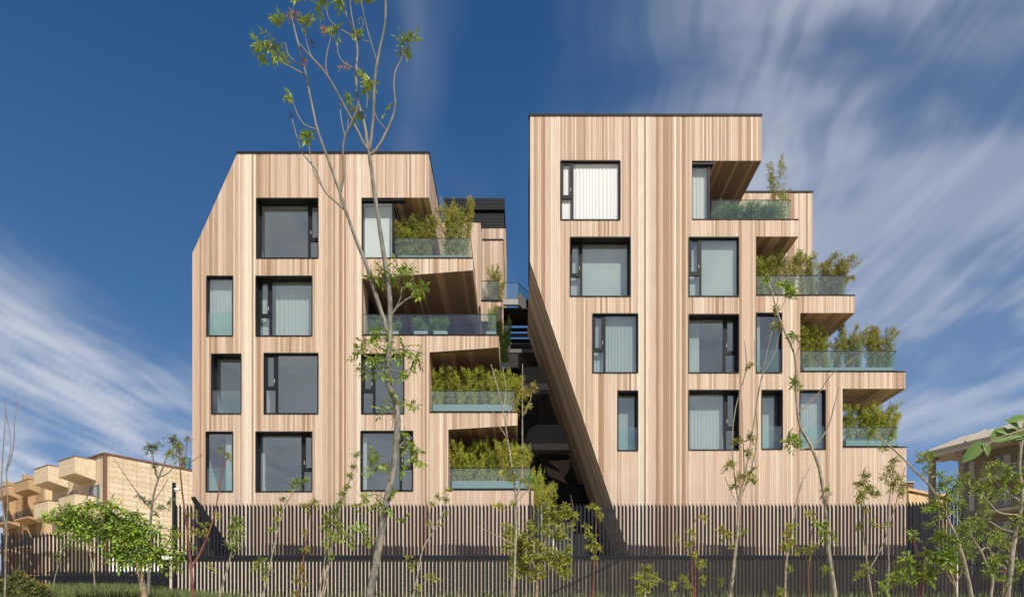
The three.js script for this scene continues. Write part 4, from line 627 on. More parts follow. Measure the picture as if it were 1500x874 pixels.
// the tall ash in front of the west block
sapling({ name: 'ash_tree', label: 'tall slender ash tree with bare forked upper limbs in front of the west block', D: 10, bark: 'grey', seed: 1, len: 0.095, mul: 0.75, stems: [
  { p: [[541, 876], [547, 845], [558, 788], [567, 735], [579, 681], [582, 647], [584, 612], [577, 581], [567, 556], [570, 539], [573, 496], [574, 450], [567, 394], [560, 346], [552, 291], [545, 236]], w: [17, 6] },
  { p: [[573, 500], [566, 478], [557, 451], [541, 400], [522, 352], [504, 298], [490, 258], [472, 208], [463, 167], [455, 125], [446, 89], [439, 57], [441, 36]], w: [8.5, 2.2] },
  { p: [[504, 296], [510, 269], [509, 250], [513, 223], [522, 208], [531, 190], [534, 178]], w: [4.6, 2.4] }, { p: [[513, 222], [507, 195], [506, 173]], w: [2.6, 1.6] }, { p: [[515, 222], [517, 205], [516, 190]], w: [2.2, 1.4] },
  { p: [[512, 322], [496, 307], [480, 291], [466, 258], [446, 232], [437, 205], [431, 182]], w: [3.6, 1.8] }, { p: [[480, 290], [466, 268], [460, 240], [457, 220]], w: [2.4, 1.6] }, { p: [[472, 208], [455, 203], [445, 190], [437, 165]], w: [2.4, 1.6] },
  { p: [[545, 238], [541, 232], [521, 196], [492, 146], [479, 131], [465, 119], [456, 108]], w: [5, 2.2] }, { p: [[491, 144], [489, 137], [491, 119], [497, 101], [501, 84]], w: [2.6, 1.6] }, { p: [[490, 143], [470, 122], [463, 100], [462, 88]], w: [2.4, 1.6] },
  { p: [[544, 236], [539, 202], [527, 155], [524, 113], [525, 74], [519, 54], [506, 18], [500, 0]], w: [6, 2.4] }, { p: [[524, 68], [516, 18], [518, -8]], w: [3, 2] }, { p: [[522, 62], [534, 40], [530, 32]], w: [2, 1.2] }, { p: [[525, 62], [498, 45], [482, 30], [478, 12]], w: [2.6, 1.6] }, { p: [[525, 63], [545, 63]], w: [2, 1.2] }, { p: [[523, 110], [505, 98], [495, 78], [494, 60]], w: [2.4, 1.5] },
  { p: [[546, 236], [553, 202], [558, 155], [565, 125], [576, 89], [577, 54], [568, 30], [559, 2]], w: [6, 2.6] }, { p: [[562, 131], [550, 92], [545, 68], [544, 60]], w: [2.6, 1.6] }, { p: [[577, 52], [586, 42]], w: [1.8, 1.2] }, { p: [[572, 40], [574, 10], [576, -6]], w: [2.6, 1.8] },
  { p: [[547, 242], [552, 240], [571, 205], [582, 173], [580, 140], [582, 116], [591, 98], [593, 86]], w: [5, 2] }, { p: [[569, 205], [556, 188], [550, 168]], w: [2.2, 1.4] }, { p: [[538, 190], [543, 165], [542, 152]], w: [2.4, 1.6] },
  { p: [[453, 131], [433, 118], [416, 107], [405, 89]], w: [2.8, 1.6] }, { p: [[452, 120], [432, 104], [426, 84]], w: [2.2, 1.4] }, { p: [[446, 92], [441, 70], [438, 52]], w: [2.4, 1.5] },
  { p: [[573, 472], [584, 458], [598, 447], [612, 440]], w: [4, 2] }, { p: [[577, 466], [589, 448], [592, 430]], w: [2.6, 1.4] }, { p: [[570, 545], [588, 548], [605, 540]], w: [3, 1.4] }, { p: [[572, 520], [552, 512], [535, 500]], w: [3, 1.4] }, { p: [[574, 518], [598, 515], [622, 520]], w: [2.6, 1.2] }, { p: [[583, 660], [592, 648], [606, 640]], w: [3, 1.5] }, { p: [[568, 735], [552, 724], [535, 728]], w: [3, 1.4] }, { p: [[580, 610], [577, 620], [575, 633]], w: [2, 1.4] }],
  tufts: [[403, 84, 20, 13], [414, 100, 12, 5], [384, 80, 9, 4], [388, 98, 9, 4], [424, 66, 13, 8], [447, 22, 15, 12, { up: 0.8 }], [470, 14, 6, 3], [463, 80, 12, 8], [493, 48, 12, 9], [477, 4, 10, 6], [500, -3, 11, 7], [517, 0, 10, 6], [522, 58, 8, 5], [545, 52, 10, 9], [556, 56, 8, 4], [594, 72, 16, 12], [610, 70, 8, 4], [540, 140, 12, 9], [552, 155, 9, 5], [457, 214, 9, 7], [433, 164, 7, 5], [523, 178, 9, 6], [513, 168, 8, 4], [568, 178, 4, 2],
    [439, 46, 13, 11, { dry: 1, len: 0.05, up: -0.2 }], [452, 112, 5, 4, { dry: 1, len: 0.05 }], [492, 90, 8, 7, { dry: 1, len: 0.05, up: -0.3 }], [505, 102, 7, 6, { dry: 1, len: 0.05, up: -0.4 }], [538, 85, 3, 2, { dry: 1, len: 0.04 }], [577, 612, 4, 3, { dry: 1, len: 0.05 }], [430, 178, 4, 5, { dry: 1, len: 0.03, col: [0.05, 0.025, 0.02] }], [506, 172, 4, 5, { dry: 1, len: 0.03, col: [0.05, 0.025, 0.02] }], [592, 92, 6, 7, { dry: 1, len: 0.03, col: [0.05, 0.025, 0.02] }], [470, 104, 6, 7, { dry: 1, len: 0.03, col: [0.05, 0.025, 0.02] }], [543, 150, 4, 5, { dry: 1, len: 0.03, col: [0.05, 0.025, 0.02] }],
    [562, 412, 20, 12, { up: 0.1 }], [548, 420, 14, 8], [590, 412, 20, 14, { up: 0.3 }], [607, 428, 14, 8], [618, 438, 12, 7], [600, 404, 10, 5],
    [551, 500, 22, 14, { up: 0 }], [535, 508, 16, 8, { up: -0.1 }], [570, 508, 20, 10, { up: 0 }], [558, 530, 24, 16, { up: -0.1 }], [595, 515, 20, 11, { up: 0 }], [612, 525, 14, 7, { up: -0.2 }], [540, 545, 16, 6, { up: -0.4 }], [598, 548, 14, 6, { up: -0.3 }], [530, 525, 12, 5], [575, 555, 12, 5], [585, 590, 16, 5, { up: -0.2 }], [563, 598, 14, 4, { up: -0.2 }], [606, 600, 10, 3], [598, 652, 15, 8], [610, 664, 14, 7], [590, 640, 12, 6], [617, 675, 9, 3], [592, 690, 8, 3], [560, 680, 14, 7], [550, 690, 12, 6], [545, 668, 9, 4], [555, 735, 15, 9], [535, 734, 15, 8], [575, 728, 12, 7], [522, 742, 10, 4], [525, 775, 15, 8, { up: 0 }], [540, 790, 14, 7], [512, 792, 9, 4], [572, 745, 11, 5], [590, 760, 8, 3]] });
// bare-topped sapling in front of the east block
sapling({ label: 'crooked sapling with one bare branch crossing the low windows of the east block', D: 14, bark: 'pale', seed: 2, stems: [
  { p: [[1224, 876], [1213, 804], [1207, 741], [1197, 685], [1186, 657], [1169, 626], [1163, 587], [1160, 527], [1146, 494], [1134, 465], [1126, 437], [1121, 425]], w: [9, 2.6] },
  { p: [[1134, 464], [1143, 452], [1153, 434]], w: [2.6, 1.6] }, { p: [[1126, 436], [1120, 418], [1116, 414]], w: [2, 1.2] }, { p: [[1166, 607], [1190, 584], [1205, 560], [1229, 542], [1248, 530]], w: [3, 1.4] }, { p: [[1187, 659], [1205, 634], [1213, 600], [1217, 576]], w: [3, 1.4] }, { p: [[1184, 656], [1169, 660], [1151, 651]], w: [3, 1.6] }, { p: [[1160, 528], [1166, 510], [1156, 498]], w: [2, 1.2] }, { p: [[1163, 570], [1168, 566]], w: [2, 1] }, { p: [[1206, 740], [1214, 724]], w: [2.4, 1.2] }],
  tufts: [[1152, 430, 10, 9, { len: 0.12 }], [1146, 422, 8, 5, { len: 0.12 }], [1120, 414, 7, 6, { len: 0.1 }], [1160, 566, 9, 8, { len: 0.1 }], [1155, 500, 10, 7, { len: 0.1 }], [1153, 648, 10, 9, { len: 0.12 }], [1166, 652, 6, 4], [1208, 720, 7, 5], [1203, 775, 12, 9, { len: 0.12 }], [1213, 786, 10, 5], [1212, 835, 6, 4]] });
sapling({ label: 'many-stemmed upright sapling below the tall curtained windows of the east block', D: 16, bark: 'pale', seed: 3, col: OLIVE, stems: [
  { p: [[1070, 876], [1077, 819], [1083, 763], [1084, 733]], w: [7, 4.5] }, { p: [[1084, 735], [1076, 690], [1072, 650], [1076, 600], [1090, 540], [1086, 505]], w: [3, 1.2] }, { p: [[1084, 735], [1092, 680], [1098, 610], [1103, 560], [1112, 500], [1118, 441]], w: [3.4, 1.2] }, { p: [[1085, 733], [1100, 690], [1107, 640], [1104, 600], [1110, 560], [1125, 530], [1134, 490]], w: [3, 1.1] }, { p: [[1083, 740], [1072, 715], [1064, 696]], w: [2, 1] }, { p: [[1104, 558], [1094, 545], [1095, 510]], w: [2, 1] }, { p: [[1085, 738], [1090, 700], [1086, 640], [1083, 590]], w: [2.6, 1.2] }],
  tufts: [[1080, 648, 8, 7], [1097, 645, 9, 8], [1070, 682, 10, 9], [1092, 668, 8, 7], [1086, 700, 10, 9], [1100, 690, 8, 6], [1103, 705, 8, 6], [1078, 712, 7, 5], [1117, 500, 6, 5], [1094, 540, 5, 4], [1112, 480, 5, 4], [1064, 780, 10, 6], [1056, 775, 7, 4], [1090, 783, 8, 5], [1072, 800, 7, 4], [1060, 850, 7, 4]] });
sapling({ label: 'thin leaning sapling with a leafy waist before the slats', D: 22, bark: 'pale', seed: 4, col: LIME, stems: [{ p: [[1150, 876], [1153, 820], [1162, 775], [1168, 735], [1180, 700], [1190, 680]], w: [5, 1] }, { p: [[1168, 736], [1173, 705], [1176, 690]], w: [1.8, 0.8] }, { p: [[1154, 815], [1150, 790], [1158, 768]], w: [2, 1] }], tufts: [[1155, 782, 11, 14], [1160, 795, 10, 12], [1150, 800, 9, 10], [1158, 770, 8, 8], [1165, 810, 7, 6], [1158, 832, 5, 4], [1145, 865, 8, 7], [1180, 752, 6, 4]] });
sapling({ label: 'two-stemmed bare-tipped sapling in front of the lowest west terrace', D: 17, bark: 'pale', seed: 5, col: LIME, stems: [
  { p: [[752, 876], [755, 800], [756, 731], [751, 694], [744, 645], [737, 602], [728, 565], [719, 533]], w: [7, 1.4] }, { p: [[755, 735], [764, 700], [765, 640], [765, 600], [765, 552]], w: [4, 1.4] }, { p: [[737, 600], [741, 570], [736, 533]], w: [2, 1] }, { p: [[765, 620], [775, 602], [779, 585]], w: [2, 1] }, { p: [[742, 640], [728, 618], [722, 600]], w: [2, 1] }, { p: [[739, 612], [752, 595], [756, 585]], w: [2, 1] }, { p: [[756, 735], [775, 715], [785, 705]], w: [2, 1] }, { p: [[755, 800], [740, 790], [700, 770]], w: [2, 1] }],
  tufts: [[770, 590, 9, 7, { col: [0.3, 0.27, 0.03] }], [778, 580, 7, 6, { col: [0.3, 0.27, 0.03] }], [772, 606, 7, 5, { col: [0.3, 0.27, 0.03] }], [765, 668, 11, 10], [757, 677, 9, 7], [742, 690, 11, 9], [752, 700, 9, 7], [768, 708, 8, 6], [780, 700, 9, 6, { col: [0.09, 0.22, 0.02] }], [735, 740, 8, 5], [750, 735, 7, 4], [728, 742, 6, 3], [748, 590, 4, 3, { dry: 1, len: 0.06 }], [755, 602, 4, 3, { dry: 1, len: 0.06 }]] });
sapling({ label: 'red-stemmed sapling forked low beside the black steel fin', D: 20, bark: 'red', seed: 6, col: OLIVE, stems: [{ p: [[283, 876], [280, 829], [276, 773], [270, 720], [268, 688], [267, 664]], w: [6, 2] }, { p: [[281, 832], [294, 805], [308, 760], [314, 720], [318, 690], [324, 664]], w: [4.4, 1.4] }, { p: [[314, 712], [312, 680], [311, 652]], w: [2, 1] }, { p: [[268, 690], [285, 676], [298, 666]], w: [2, 1] }, { p: [[268, 690], [275, 670], [277, 646]], w: [2.2, 1.2] }], tufts: [[258, 668, 10, 12], [266, 658, 9, 9], [277, 645, 4, 4], [270, 676, 8, 8], [324, 662, 5, 5], [311, 651, 4, 4], [285, 755, 8, 6], [294, 768, 8, 6], [283, 780, 8, 6], [297, 782, 7, 5], [316, 755, 5, 4], [262, 785, 6, 4], [310, 832, 7, 5]] });
sapling({ label: 'grey forked sapling topped with umbrella-like leaf tufts against the cream flats', D: 24, bark: 'grey', seed: 7, col: [0.08, 0.13, 0.035], droop: 0.5, stems: [{ p: [[216, 876], [218, 800], [219, 760], [223, 723], [230, 699], [240, 672], [246, 655]], w: [6, 2.4] }, { p: [[229, 702], [224, 680], [223, 660]], w: [3, 1.6] }, { p: [[219, 745], [205, 725], [190, 700], [177, 676]], w: [2.4, 1] }, { p: [[231, 698], [245, 690], [255, 672]], w: [2.6, 1.4] }, { p: [[222, 735], [235, 715], [243, 700]], w: [2, 1] }], tufts: [[219, 655, 11, 16, { up: 0.1 }], [228, 652, 8, 9, { up: 0.1 }], [250, 643, 13, 20, { up: 0.1 }], [258, 650, 9, 10, { up: 0 }], [226, 684, 8, 8], [205, 726, 8, 6], [218, 735, 9, 7], [235, 742, 10, 7], [246, 735, 9, 6], [225, 752, 8, 6], [210, 732, 7, 4]] });
sapling({ name: 'round_tree', label: 'small round-headed tree with a broad bright green crown before the low fence', D: 21, bark: 'tan', seed: 8, col: [0.20, 0.32, 0.010], len: 0.15, droop: 0.35, stems: [{ p: [[211, 878], [207, 850], [201, 828], [190, 808], [178, 795]], w: [13, 7] }, { p: [[192, 812], [176, 790], [155, 772], [135, 764], [110, 764]], w: [7, 2] }, { p: [[200, 826], [215, 806], [235, 800], [255, 806]], w: [6, 2] }, { p: [[183, 800], [185, 780], [195, 768]], w: [5, 2] }, { p: [[150, 770], [158, 756], [150, 748]], w: [3, 1] }],
  tufts: (() => { const r = mulberry(77), out = []; for (let k = 0; k < 165; k++) { const u = Math.sqrt(r()), a = r() * 6.283; let x, y; if (k % 5 < 3) { x = 158 + 58 * u * Math.cos(a); y = 763 + 24 * u * Math.sin(a) + Math.max(0, x - 150) * 0.13; } else { x = 216 + 50 * u * Math.cos(a); y = 800 + 27 * u * Math.sin(a); } out.push([x, y, 12 + 8 * r(), 5, { col: r() < 0.35 ? [0.12, 0.22, 0.010] : r() < 0.2 ? [0.27, 0.37, 0.012] : undefined, wid: 0.46, up: 0.25, pairs: 2, mul: 1 }]); } for (const p of [[95, 758], [88, 764], [104, 768], [112, 775], [262, 812], [255, 822], [165, 812], [175, 806], [140, 785], [125, 782]]) out.push([...p, 10, 5, { wid: 0.46, pairs: 2 }]); return out; })() });
const slim = [['slim leafy sapling close beside the black steel fin', 24, 'pale', 9, GREEN, [[320, 876], [328, 850], [337, 820], [343, 790], [345, 760]], [[345, 760, 7, 9], [340, 772, 8, 11], [350, 775, 8, 10], [338, 785, 9, 11], [348, 792, 9, 11], [343, 803, 8, 9], [353, 765, 6, 6], [334, 798, 6, 6], [357, 783, 5, 4]]],
  ['slim sapling with leaves climbing to the sill of the low dark window', 24, 'pale', 10, GREEN, [[383, 876], [392, 840], [400, 800], [408, 765], [418, 735], [433, 710]], [[433, 706, 9, 8], [444, 703, 7, 5], [424, 710, 7, 5], [412, 730, 6, 6], [405, 745, 6, 6], [402, 760, 6, 6], [398, 775, 6, 5], [380, 822, 9, 9], [390, 835, 9, 9], [372, 830, 7, 6], [385, 845, 7, 5]]],
  ['red-stemmed whip with small leaf tufts along the tall fence', 24, 'red', 11, OLIVE, [[436, 876], [440, 840], [446, 800], [450, 765], [452, 745]], [[452, 738, 9, 10], [444, 741, 7, 6], [460, 733, 7, 6], [445, 780, 6, 6], [447, 805, 8, 8], [440, 835, 8, 8], [436, 850, 9, 10], [446, 856, 7, 6], [434, 868, 7, 6]]],
  ['bushy slender sapling with several pale whips rising to the middle window', 23, 'pale', 12, GREEN, [[470, 876], [478, 830], [488, 780], [497, 740], [508, 705], [518, 672], [522, 660]], [[521, 664, 6, 6], [516, 680, 6, 7], [510, 695, 6, 7], [505, 710, 6, 8], [500, 722, 7, 9], [495, 735, 8, 10], [487, 750, 9, 12], [480, 765, 10, 13], [493, 765, 9, 11], [484, 780, 10, 12], [475, 775, 8, 8], [492, 790, 9, 9], [480, 800, 8, 7], [498, 780, 7, 6], [487, 815, 7, 5], [475, 755, 6, 5]], [[[474, 876], [484, 820], [490, 790]], [[466, 876], [474, 840], [482, 800]]]],
  ['thin bent sapling with sparse sprigs below the wide glass balcony', 23, 'pale', 13, OLIVE, [[604, 876], [612, 840], [619, 804], [634, 778], [648, 750], [656, 722]], [[652, 732, 6, 5], [640, 728, 7, 5], [655, 718, 5, 4], [634, 738, 6, 4], [652, 755, 6, 4], [645, 770, 5, 3], [628, 765, 6, 4], [625, 845, 8, 6], [638, 848, 8, 6], [605, 828, 8, 7], [610, 860, 7, 5], [600, 815, 6, 4]], [[[634, 778], [630, 760], [626, 735]]]],
  ['straight whip with lime leaf tufts in front of the leaning timber foot', 24, 'red', 14, LIME, [[868, 876], [870, 840], [872, 800], [873, 760], [872, 742]], [[867, 742, 6, 6], [876, 748, 7, 7], [878, 757, 6, 5], [860, 774, 7, 7], [865, 782, 8, 8], [872, 795, 8, 8], [864, 803, 7, 6], [876, 805, 7, 6], [872, 820, 7, 5]]],
  ['low lime bush before the slats next to the many-stemmed sapling', 22, 'pale', 15, LIME, [[945, 876], [946, 860], [948, 842]], [[948, 835, 11, 14], [958, 845, 10, 12], [938, 845, 9, 10], [950, 855, 10, 10], [935, 862, 8, 7], [943, 868, 8, 8]]],
  ['red-twigged sapling with scattered sprigs before the slats', 23, 'red', 16, LIME, [[1016, 876], [1013, 830], [1014, 790], [1016, 765], [1030, 752]], [[1013, 778, 8, 7], [1012, 797, 9, 9], [1018, 812, 9, 9], [1027, 826, 9, 9], [1004, 850, 10, 9], [1012, 862, 10, 9], [986, 858, 9, 8], [1030, 760, 5, 4], [990, 790, 5, 3], [1028, 850, 8, 6]], [[[1018, 876], [1019, 820], [1017, 790]]]],
  ['red-stemmed whip beside the crooked sapling', 23, 'red', 17, OLIVE, [[1185, 876], [1184, 830], [1186, 790], [1190, 760]], [[1185, 755, 7, 6], [1192, 765, 7, 6], [1180, 805, 8, 7], [1193, 802, 8, 6], [1186, 812, 7, 6]]],
  ['slender twin-stemmed sapling before the plain timber gable', 20, 'pale', 18, OLIVE, [[1278, 876], [1272, 830], [1267, 780], [1268, 735], [1272, 700]], [[1269, 696, 10, 12], [1262, 708, 9, 10], [1275, 712, 9, 10], [1266, 724, 9, 9], [1280, 722, 8, 7], [1287, 722, 7, 5], [1259, 730, 7, 5], [1270, 745, 7, 5], [1262, 768, 7, 5], [1280, 768, 8, 5], [1292, 768, 8, 5], [1270, 830, 10, 8], [1262, 842, 9, 7]], [[[1274, 835], [1290, 800], [1300, 760], [1308, 720], [1312, 690]]]],
  ['leafy sapling overlapping the end of the plain timber gable', 19, 'grey', 19, OLIVE, [[1300, 878], [1303, 830], [1303, 780], [1306, 730], [1312, 690], [1318, 668]], [[1316, 670, 8, 7], [1308, 685, 9, 9], [1320, 698, 10, 10], [1312, 710, 9, 9], [1302, 700, 8, 7], [1327, 712, 8, 7], [1320, 722, 7, 5]]]];
slim.forEach(([label, D, bark, seed, col, p, tufts, more = []]) => sapling({ name: 'sapling', label, D, bark, seed, col, len: 0.105, stems: [{ p, w: [4, 1.4] }, ...more.map(q => ({ p: q, w: [2.6, 1.2] }))], tufts, category: 'sapling' }));
// thicket by the grey flats
sapling({ label: 'arching sapling whose long limb reaches across the timber gable end', D: 13, bark: 'pale', seed: 30, len: 0.075, mul: 1.25, stems: [{ p: [[1424, 878], [1411, 820], [1398, 785], [1387, 762], [1376, 740], [1358, 712], [1335, 690], [1310, 665], [1293, 652], [1275, 640]], w: [9, 2.2] }, { p: [[1300, 657], [1290, 645], [1280, 632]], w: [2, 1] }, { p: [[1352, 706], [1356, 690], [1360, 680]], w: [2, 1] }, { p: [[1384, 760], [1400, 745], [1408, 730]], w: [2.4, 1.2] }], tufts: [[1276, 634, 10, 8], [1300, 640, 8, 5], [1290, 660, 7, 4], [1345, 676, 12, 9], [1358, 670, 10, 7], [1350, 690, 9, 5], [1372, 715, 14, 12], [1385, 730, 16, 15], [1370, 740, 14, 12], [1395, 720, 14, 12], [1405, 705, 14, 11], [1400, 740, 14, 12], [1382, 752, 12, 9], [1415, 700, 10, 6], [1360, 750, 10, 6], [1388, 705, 10, 7], [1372, 698, 9, 6]] });
sapling({ label: 'pale bent sapling in the thicket before the columns of the grey flats', D: 15, bark: 'pale', seed: 31, len: 0.075, mul: 1.25, stems: [{ p: [[1452, 878], [1456, 845], [1446, 820], [1440, 805], [1428, 787]], w: [6, 3] }, { p: [[1440, 806], [1452, 800], [1470, 825], [1488, 832]], w: [3.4, 1.6] }, { p: [[1430, 790], [1422, 770], [1432, 750]], w: [2.6, 1.2] }], tufts: [[1430, 760, 15, 13], [1445, 745, 14, 12], [1418, 770, 14, 12], [1440, 778, 14, 12], [1455, 790, 14, 11], [1425, 795, 14, 12], [1405, 790, 14, 10], [1470, 780, 14, 10], [1480, 800, 13, 9], [1462, 815, 12, 8], [1440, 735, 12, 8], [1456, 722, 12, 8]], col: GREEN });
sapling({ label: 'mottled white-barked tree at the far end of the thicket', D: 11, bark: 'pale', seed: 32, len: 0.075, mul: 1.25, stems: [{ p: [[1476, 880], [1480, 840], [1484, 790], [1492, 750], [1494, 720], [1488, 690], [1490, 660], [1495, 620]], w: [13, 4] }, { p: [[1491, 735], [1475, 720], [1462, 705], [1450, 697]], w: [3.5, 1.6] }, { p: [[1492, 755], [1465, 750], [1455, 735], [1447, 722]], w: [3.5, 1.6] }, { p: [[1488, 780], [1470, 775], [1452, 762]], w: [3, 1.4] }, { p: [[1489, 690], [1486, 660], [1480, 640]], w: [3, 1.4] }, { p: [[1493, 745], [1510, 720], [1520, 700]], w: [4, 2] }], tufts: [[1460, 680, 13, 9], [1475, 695, 14, 10], [1490, 715, 15, 11], [1455, 700, 13, 9], [1440, 715, 14, 10], [1498, 690, 12, 8], [1498, 735, 14, 9], [1470, 715, 13, 8], [1495, 780, 15, 10], [1485, 765, 13, 8], [1495, 830, 15, 11], [1480, 850, 12, 8], [1495, 645, 10, 6]] });
sapling({ label: 'low leafy sapling with long blades at the foot of the thicket', D: 12, bark: 'red', seed: 33, len: 0.1, stems: [{ p: [[1348, 880], [1345, 830], [1340, 800], [1332, 780]], w: [4.5, 2] }, { p: [[1350, 880], [1349, 840], [1343, 800]], w: [3, 1.4] }], tufts: [[1335, 785, 10, 5], [1330, 820, 17, 13], [1340, 835, 16, 12], [1320, 838, 15, 10], [1352, 848, 14, 7, { len: 0.2 }], [1375, 822, 14, 8, { len: 0.17 }], [1365, 815, 12, 6], [1380, 795, 14, 9], [1365, 790, 12, 7], [1345, 815, 12, 6], [1310, 850, 12, 7], [1295, 862, 10, 6]] });
sapling({ label: 'twiggy shrub in the shade of the thicket behind the pale bent sapling', category: 'shrub', name: 'shrub', D: 17, bark: 'tan', seed: 34, col: DEEP, stems: [{ p: [[1402, 880], [1400, 855], [1393, 835]], w: [5, 2.6] }, { p: [[1400, 858], [1385, 840], [1380, 825]], w: [2.4, 1.2] }, { p: [[1400, 855], [1408, 835], [1405, 810]], w: [2.4, 1.2] }], tufts: [[1390, 815, 14, 12], [1405, 800, 14, 12], [1378, 810, 13, 9], [1420, 815, 14, 9], [1398, 780, 13, 10], [1415, 770, 13, 10], [1375, 780, 12, 8], [1360, 770, 10, 6]] });
sapling({ label: 'red-stemmed whip in the thicket beside the white-barked tree', D: 14, bark: 'red', seed: 35, stems: [{ p: [[1469, 880], [1472, 845], [1470, 810], [1474, 785]], w: [3.5, 1.6] }, { p: [[1471, 850], [1478, 820], [1476, 790]], w: [2.4, 1.2] }], tufts: [[1472, 790, 10, 6], [1462, 825, 12, 8], [1455, 838, 11, 7], [1478, 812, 10, 6]], category: 'sapling' });
// shrubs
function cloudTufts(seed, n, f, o = {}) { const r = mulberry(seed), out = []; for (let k = 0; k < n; k++) out.push([...f(r), o.rad ?? 10, o.n ?? 8, o]); return out; }
sapling({ name: 'shrub', category: 'shrub', label: 'broad yellow-green shrub with brown twigs at the mouth of the cleft', D: 22, bark: 'tan', seed: 40, col: [0.26, 0.28, 0.014], len: 0.1, stems: [{ p: [[785, 880], [788, 845], [792, 815], [800, 790], [815, 765]], w: [7, 2] }, { p: [[787, 855], [770, 830], [760, 800]], w: [3, 1.2] }, { p: [[789, 840], [775, 810], [785, 775]], w: [3, 1.2] }, { p: [[790, 825], [815, 815], [832, 800]], w: [3, 1.2] }, { p: [[800, 790], [795, 765], [808, 745]], w: [2.4, 1] }, { p: [[760, 806], [752, 785], [742, 772]], w: [2, 1] }, { p: [[825, 762], [838, 745], [835, 727]], w: [2, 1] }], tufts: cloudTufts(51, 140, r => { const s = r(); return s < 0.55 ? [792 + (r() - 0.5) * 84, 815 + (r() - 0.5) * 62] : s < 0.8 ? [818 + (r() - 0.5) * 46, 765 + (r() - 0.5) * 46] : [762 + (r() - 0.5) * 44, 790 + (r() - 0.5) * 46]; }, { rad: 8, n: 6 }) });
sapling({ name: 'shrub', category: 'shrub', label: 'rounded shrub with small yellow flowers in front of the low fence', D: 20, bark: 'tan', seed: 41, col: [0.10, 0.125, 0.02], stems: [{ p: [[30, 890], [28, 870], [25, 850]], w: [5, 2] }], tufts: [...cloudTufts(52, 90, r => { const x = -15 + r() * 90; return [x, 876 - r() * 40 * (1 - Math.abs(x - 25) / 62)]; }, { rad: 7, n: 7 }), ...cloudTufts(53, 46, r => { const x = -10 + r() * 80; return [x, 868 - r() * 33 * (1 - Math.abs(x - 25) / 62)]; }, { rad: 3, n: 3, len: 0.045, wid: 0.8, pairs: 1, col: [0.45, 0.33, 0.02] })] });
sapling({ name: 'twig', category: 'sapling', label: 'bare grey twig sapling standing against the sky beside the ochre flats', D: 14, bark: 'grey', seed: 42, stems: [{ p: [[6, 880], [8, 780], [9, 720], [7, 690], [13, 655], [10, 625], [4, 600], [3, 585]], w: [4, 1] }, { p: [[7, 690], [12, 665], [12, 640], [9, 610], [11, 580]], w: [2.4, 1] }, { p: [[8, 780], [-2, 720], [-1, 600]], w: [3, 1.2] }, { p: [[13, 668], [15, 665]], w: [1.4, 1] }] });
sapling({ name: 'twig', category: 'sapling', label: 'pale bent whip under the crown of the small round tree', D: 24, bark: 'pale', seed: 43, col: DEEP, stems: [{ p: [[78, 880], [80, 850], [87, 828]], w: [3, 1.6] }, { p: [[87, 828], [98, 800], [115, 785]], w: [1.6, 1] }], tufts: [[98, 800, 9, 6], [110, 792, 9, 6], [120, 800, 9, 5], [88, 815, 8, 5]] });
sapling({ name: 'twig', category: 'sapling', label: 'leaning whip between the low fence slats and the round tree', D: 24, bark: 'pale', seed: 44, col: OLIVE, stems: [{ p: [[139, 880], [136, 840], [130, 812], [122, 785]], w: [3, 1.4] }], tufts: [[125, 790, 8, 5], [135, 800, 7, 4]] });
// near branch hanging in from a tree beside the photographer
{ const D = 4.2, S = D / F; const t = sapling({ name: 'near_tree', label: 'tree beside the path whose broad leaves hang into view before the grey flats', D, bark: 'tan', seed: 45, droop: 0.2, len: 0.2, stems: [{ p: [[1640, 1200], [1630, 1000], [1620, 800], [1600, 690], [1560, 630]], w: [22, 9] }, { p: [[1565, 635], [1530, 622], [1500, 630], [1470, 640], [1440, 650], [1425, 660]], w: [6, 2] }, { p: [[1600, 690], [1640, 600], [1650, 480]], w: [12, 4] }], tufts: [] });
  const lf = new Leaves(), r = mulberry(9), put = (x, y, dx, dy, l, w, n = [0.2, 0.5, 1]) => lf.broad(at(x, y, D).sub(t.position), new THREE.Vector3(dx, dy, 0.15).normalize(), new THREE.Vector3(...n).normalize(), l * S, w * S, vary([0.075, 0.155, 0.02], r, 0.15));
  put(1440, 648, -0.8, -0.75, 40, 18); put(1440, 648, 0.45, -0.9, 22, 15); put(1452, 645, 0.9, 0.45, 34, 22); put(1470, 640, 0.95, 0.15, 34, 22); put(1492, 630, -0.6, 0.5, 26, 16); put(1500, 628, 0.7, 0.5, 34, 20); put(1512, 626, -0.8, -0.55, 34, 18); put(1480, 636, -0.9, 0.35, 24, 14); put(1525, 622, -0.5, 0.8, 36, 20); put(1505, 612, -0.9, -0.1, 30, 12);
  for (let k = 0; k < 60; k++) put(1560 + r() * 130, 470 + r() * 200, r() * 2 - 1, r() * 1.4 - 0.9, 30 + r() * 14, 16 + r() * 6, [r() - 0.5, 0.6, r()]);
  const m = mesh('foliage', lf.geo(), leafMat, t); }
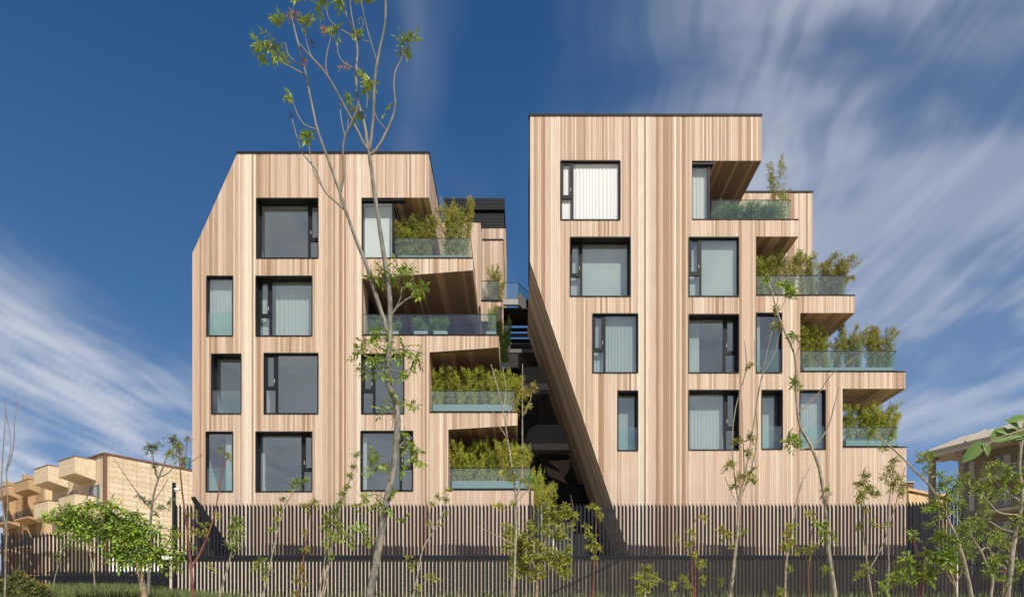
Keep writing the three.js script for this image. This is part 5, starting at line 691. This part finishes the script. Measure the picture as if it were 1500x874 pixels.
// clipped hedge behind the low fence
{ const D = 32.5, t = thing('clipped_hedge', 'dark clipped hedge running behind the low slat fence', 'hedge', [X(160, D), 3.1, -D]), lf = new Leaves(), r = mulberry(61), x0 = X(70, D), x1 = X(236, D), top = Y(838, D) - 3.1;
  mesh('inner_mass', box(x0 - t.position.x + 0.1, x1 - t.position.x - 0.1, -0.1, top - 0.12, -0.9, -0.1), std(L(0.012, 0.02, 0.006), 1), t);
  for (let k = 0; k < 9000; k++) { const x = mix(x0, x1, r()) - t.position.x, s = r(), o = s < 0.6 ? new THREE.Vector3(x, r() * top, (r() - 0.6) * 0.14) : new THREE.Vector3(x, top + (r() - 0.7) * 0.14, -r()); lf.leaf(o, rdir(r, 0.3), rdir(r, 0.5), 0.07 + 0.03 * r(), 0.035, vary([0.035, 0.062, 0.012], r, 0.35)); }
  mesh('foliage', lf.geo(), leafMat, t); }
// grass on the bank
{ const r = mulberry(71), n = 19000, g = new THREE.BufferGeometry(); g.setAttribute('position', new THREE.Float32BufferAttribute([-0.006, 0, 0, 0.006, 0, 0, 0.02, 0.30, 0.02, 0.006, 0, 0, 0.03, 0.3, 0.02, 0.02, 0.30, 0.02], 3)); g.computeVertexNormals();
  const m = new THREE.InstancedMesh(g, new THREE.MeshPhysicalMaterial({ color: 0xffffff, roughness: 0.9, transmission: 0.3, thickness: 0, side: THREE.DoubleSide }), n), q = new THREE.Object3D(), c = new THREE.Color(); m.name = 'grass'; m.castShadow = m.receiveShadow = true;
  for (let i = 0; i < n; i++) { const west = i < 17000, x = west ? -23 + 11.5 * r() : -14 + 34 * r(), z = west ? -28.5 + 6 * r() : -28.5 + 3 * r(); q.position.set(x, ground(x, z) - 0.02, z); q.rotation.set((r() - 0.5) * 0.7, r() * 6.28, (r() - 0.5) * 0.7); const s = 0.6 + 1.1 * r(); q.scale.set(1.6, s, 1.6); q.updateMatrix(); m.setMatrixAt(i, q.matrix); const f = 0.6 + 0.8 * r(); m.setColorAt(i, c.setRGB(0.10 * f, 0.135 * f, 0.03 * f)); }
  tag(m, 'rough green grass on the bank at the foot of the fences', 'grass', null, 'stuff'); scene.add(m); }

renderer.render(scene, camera);
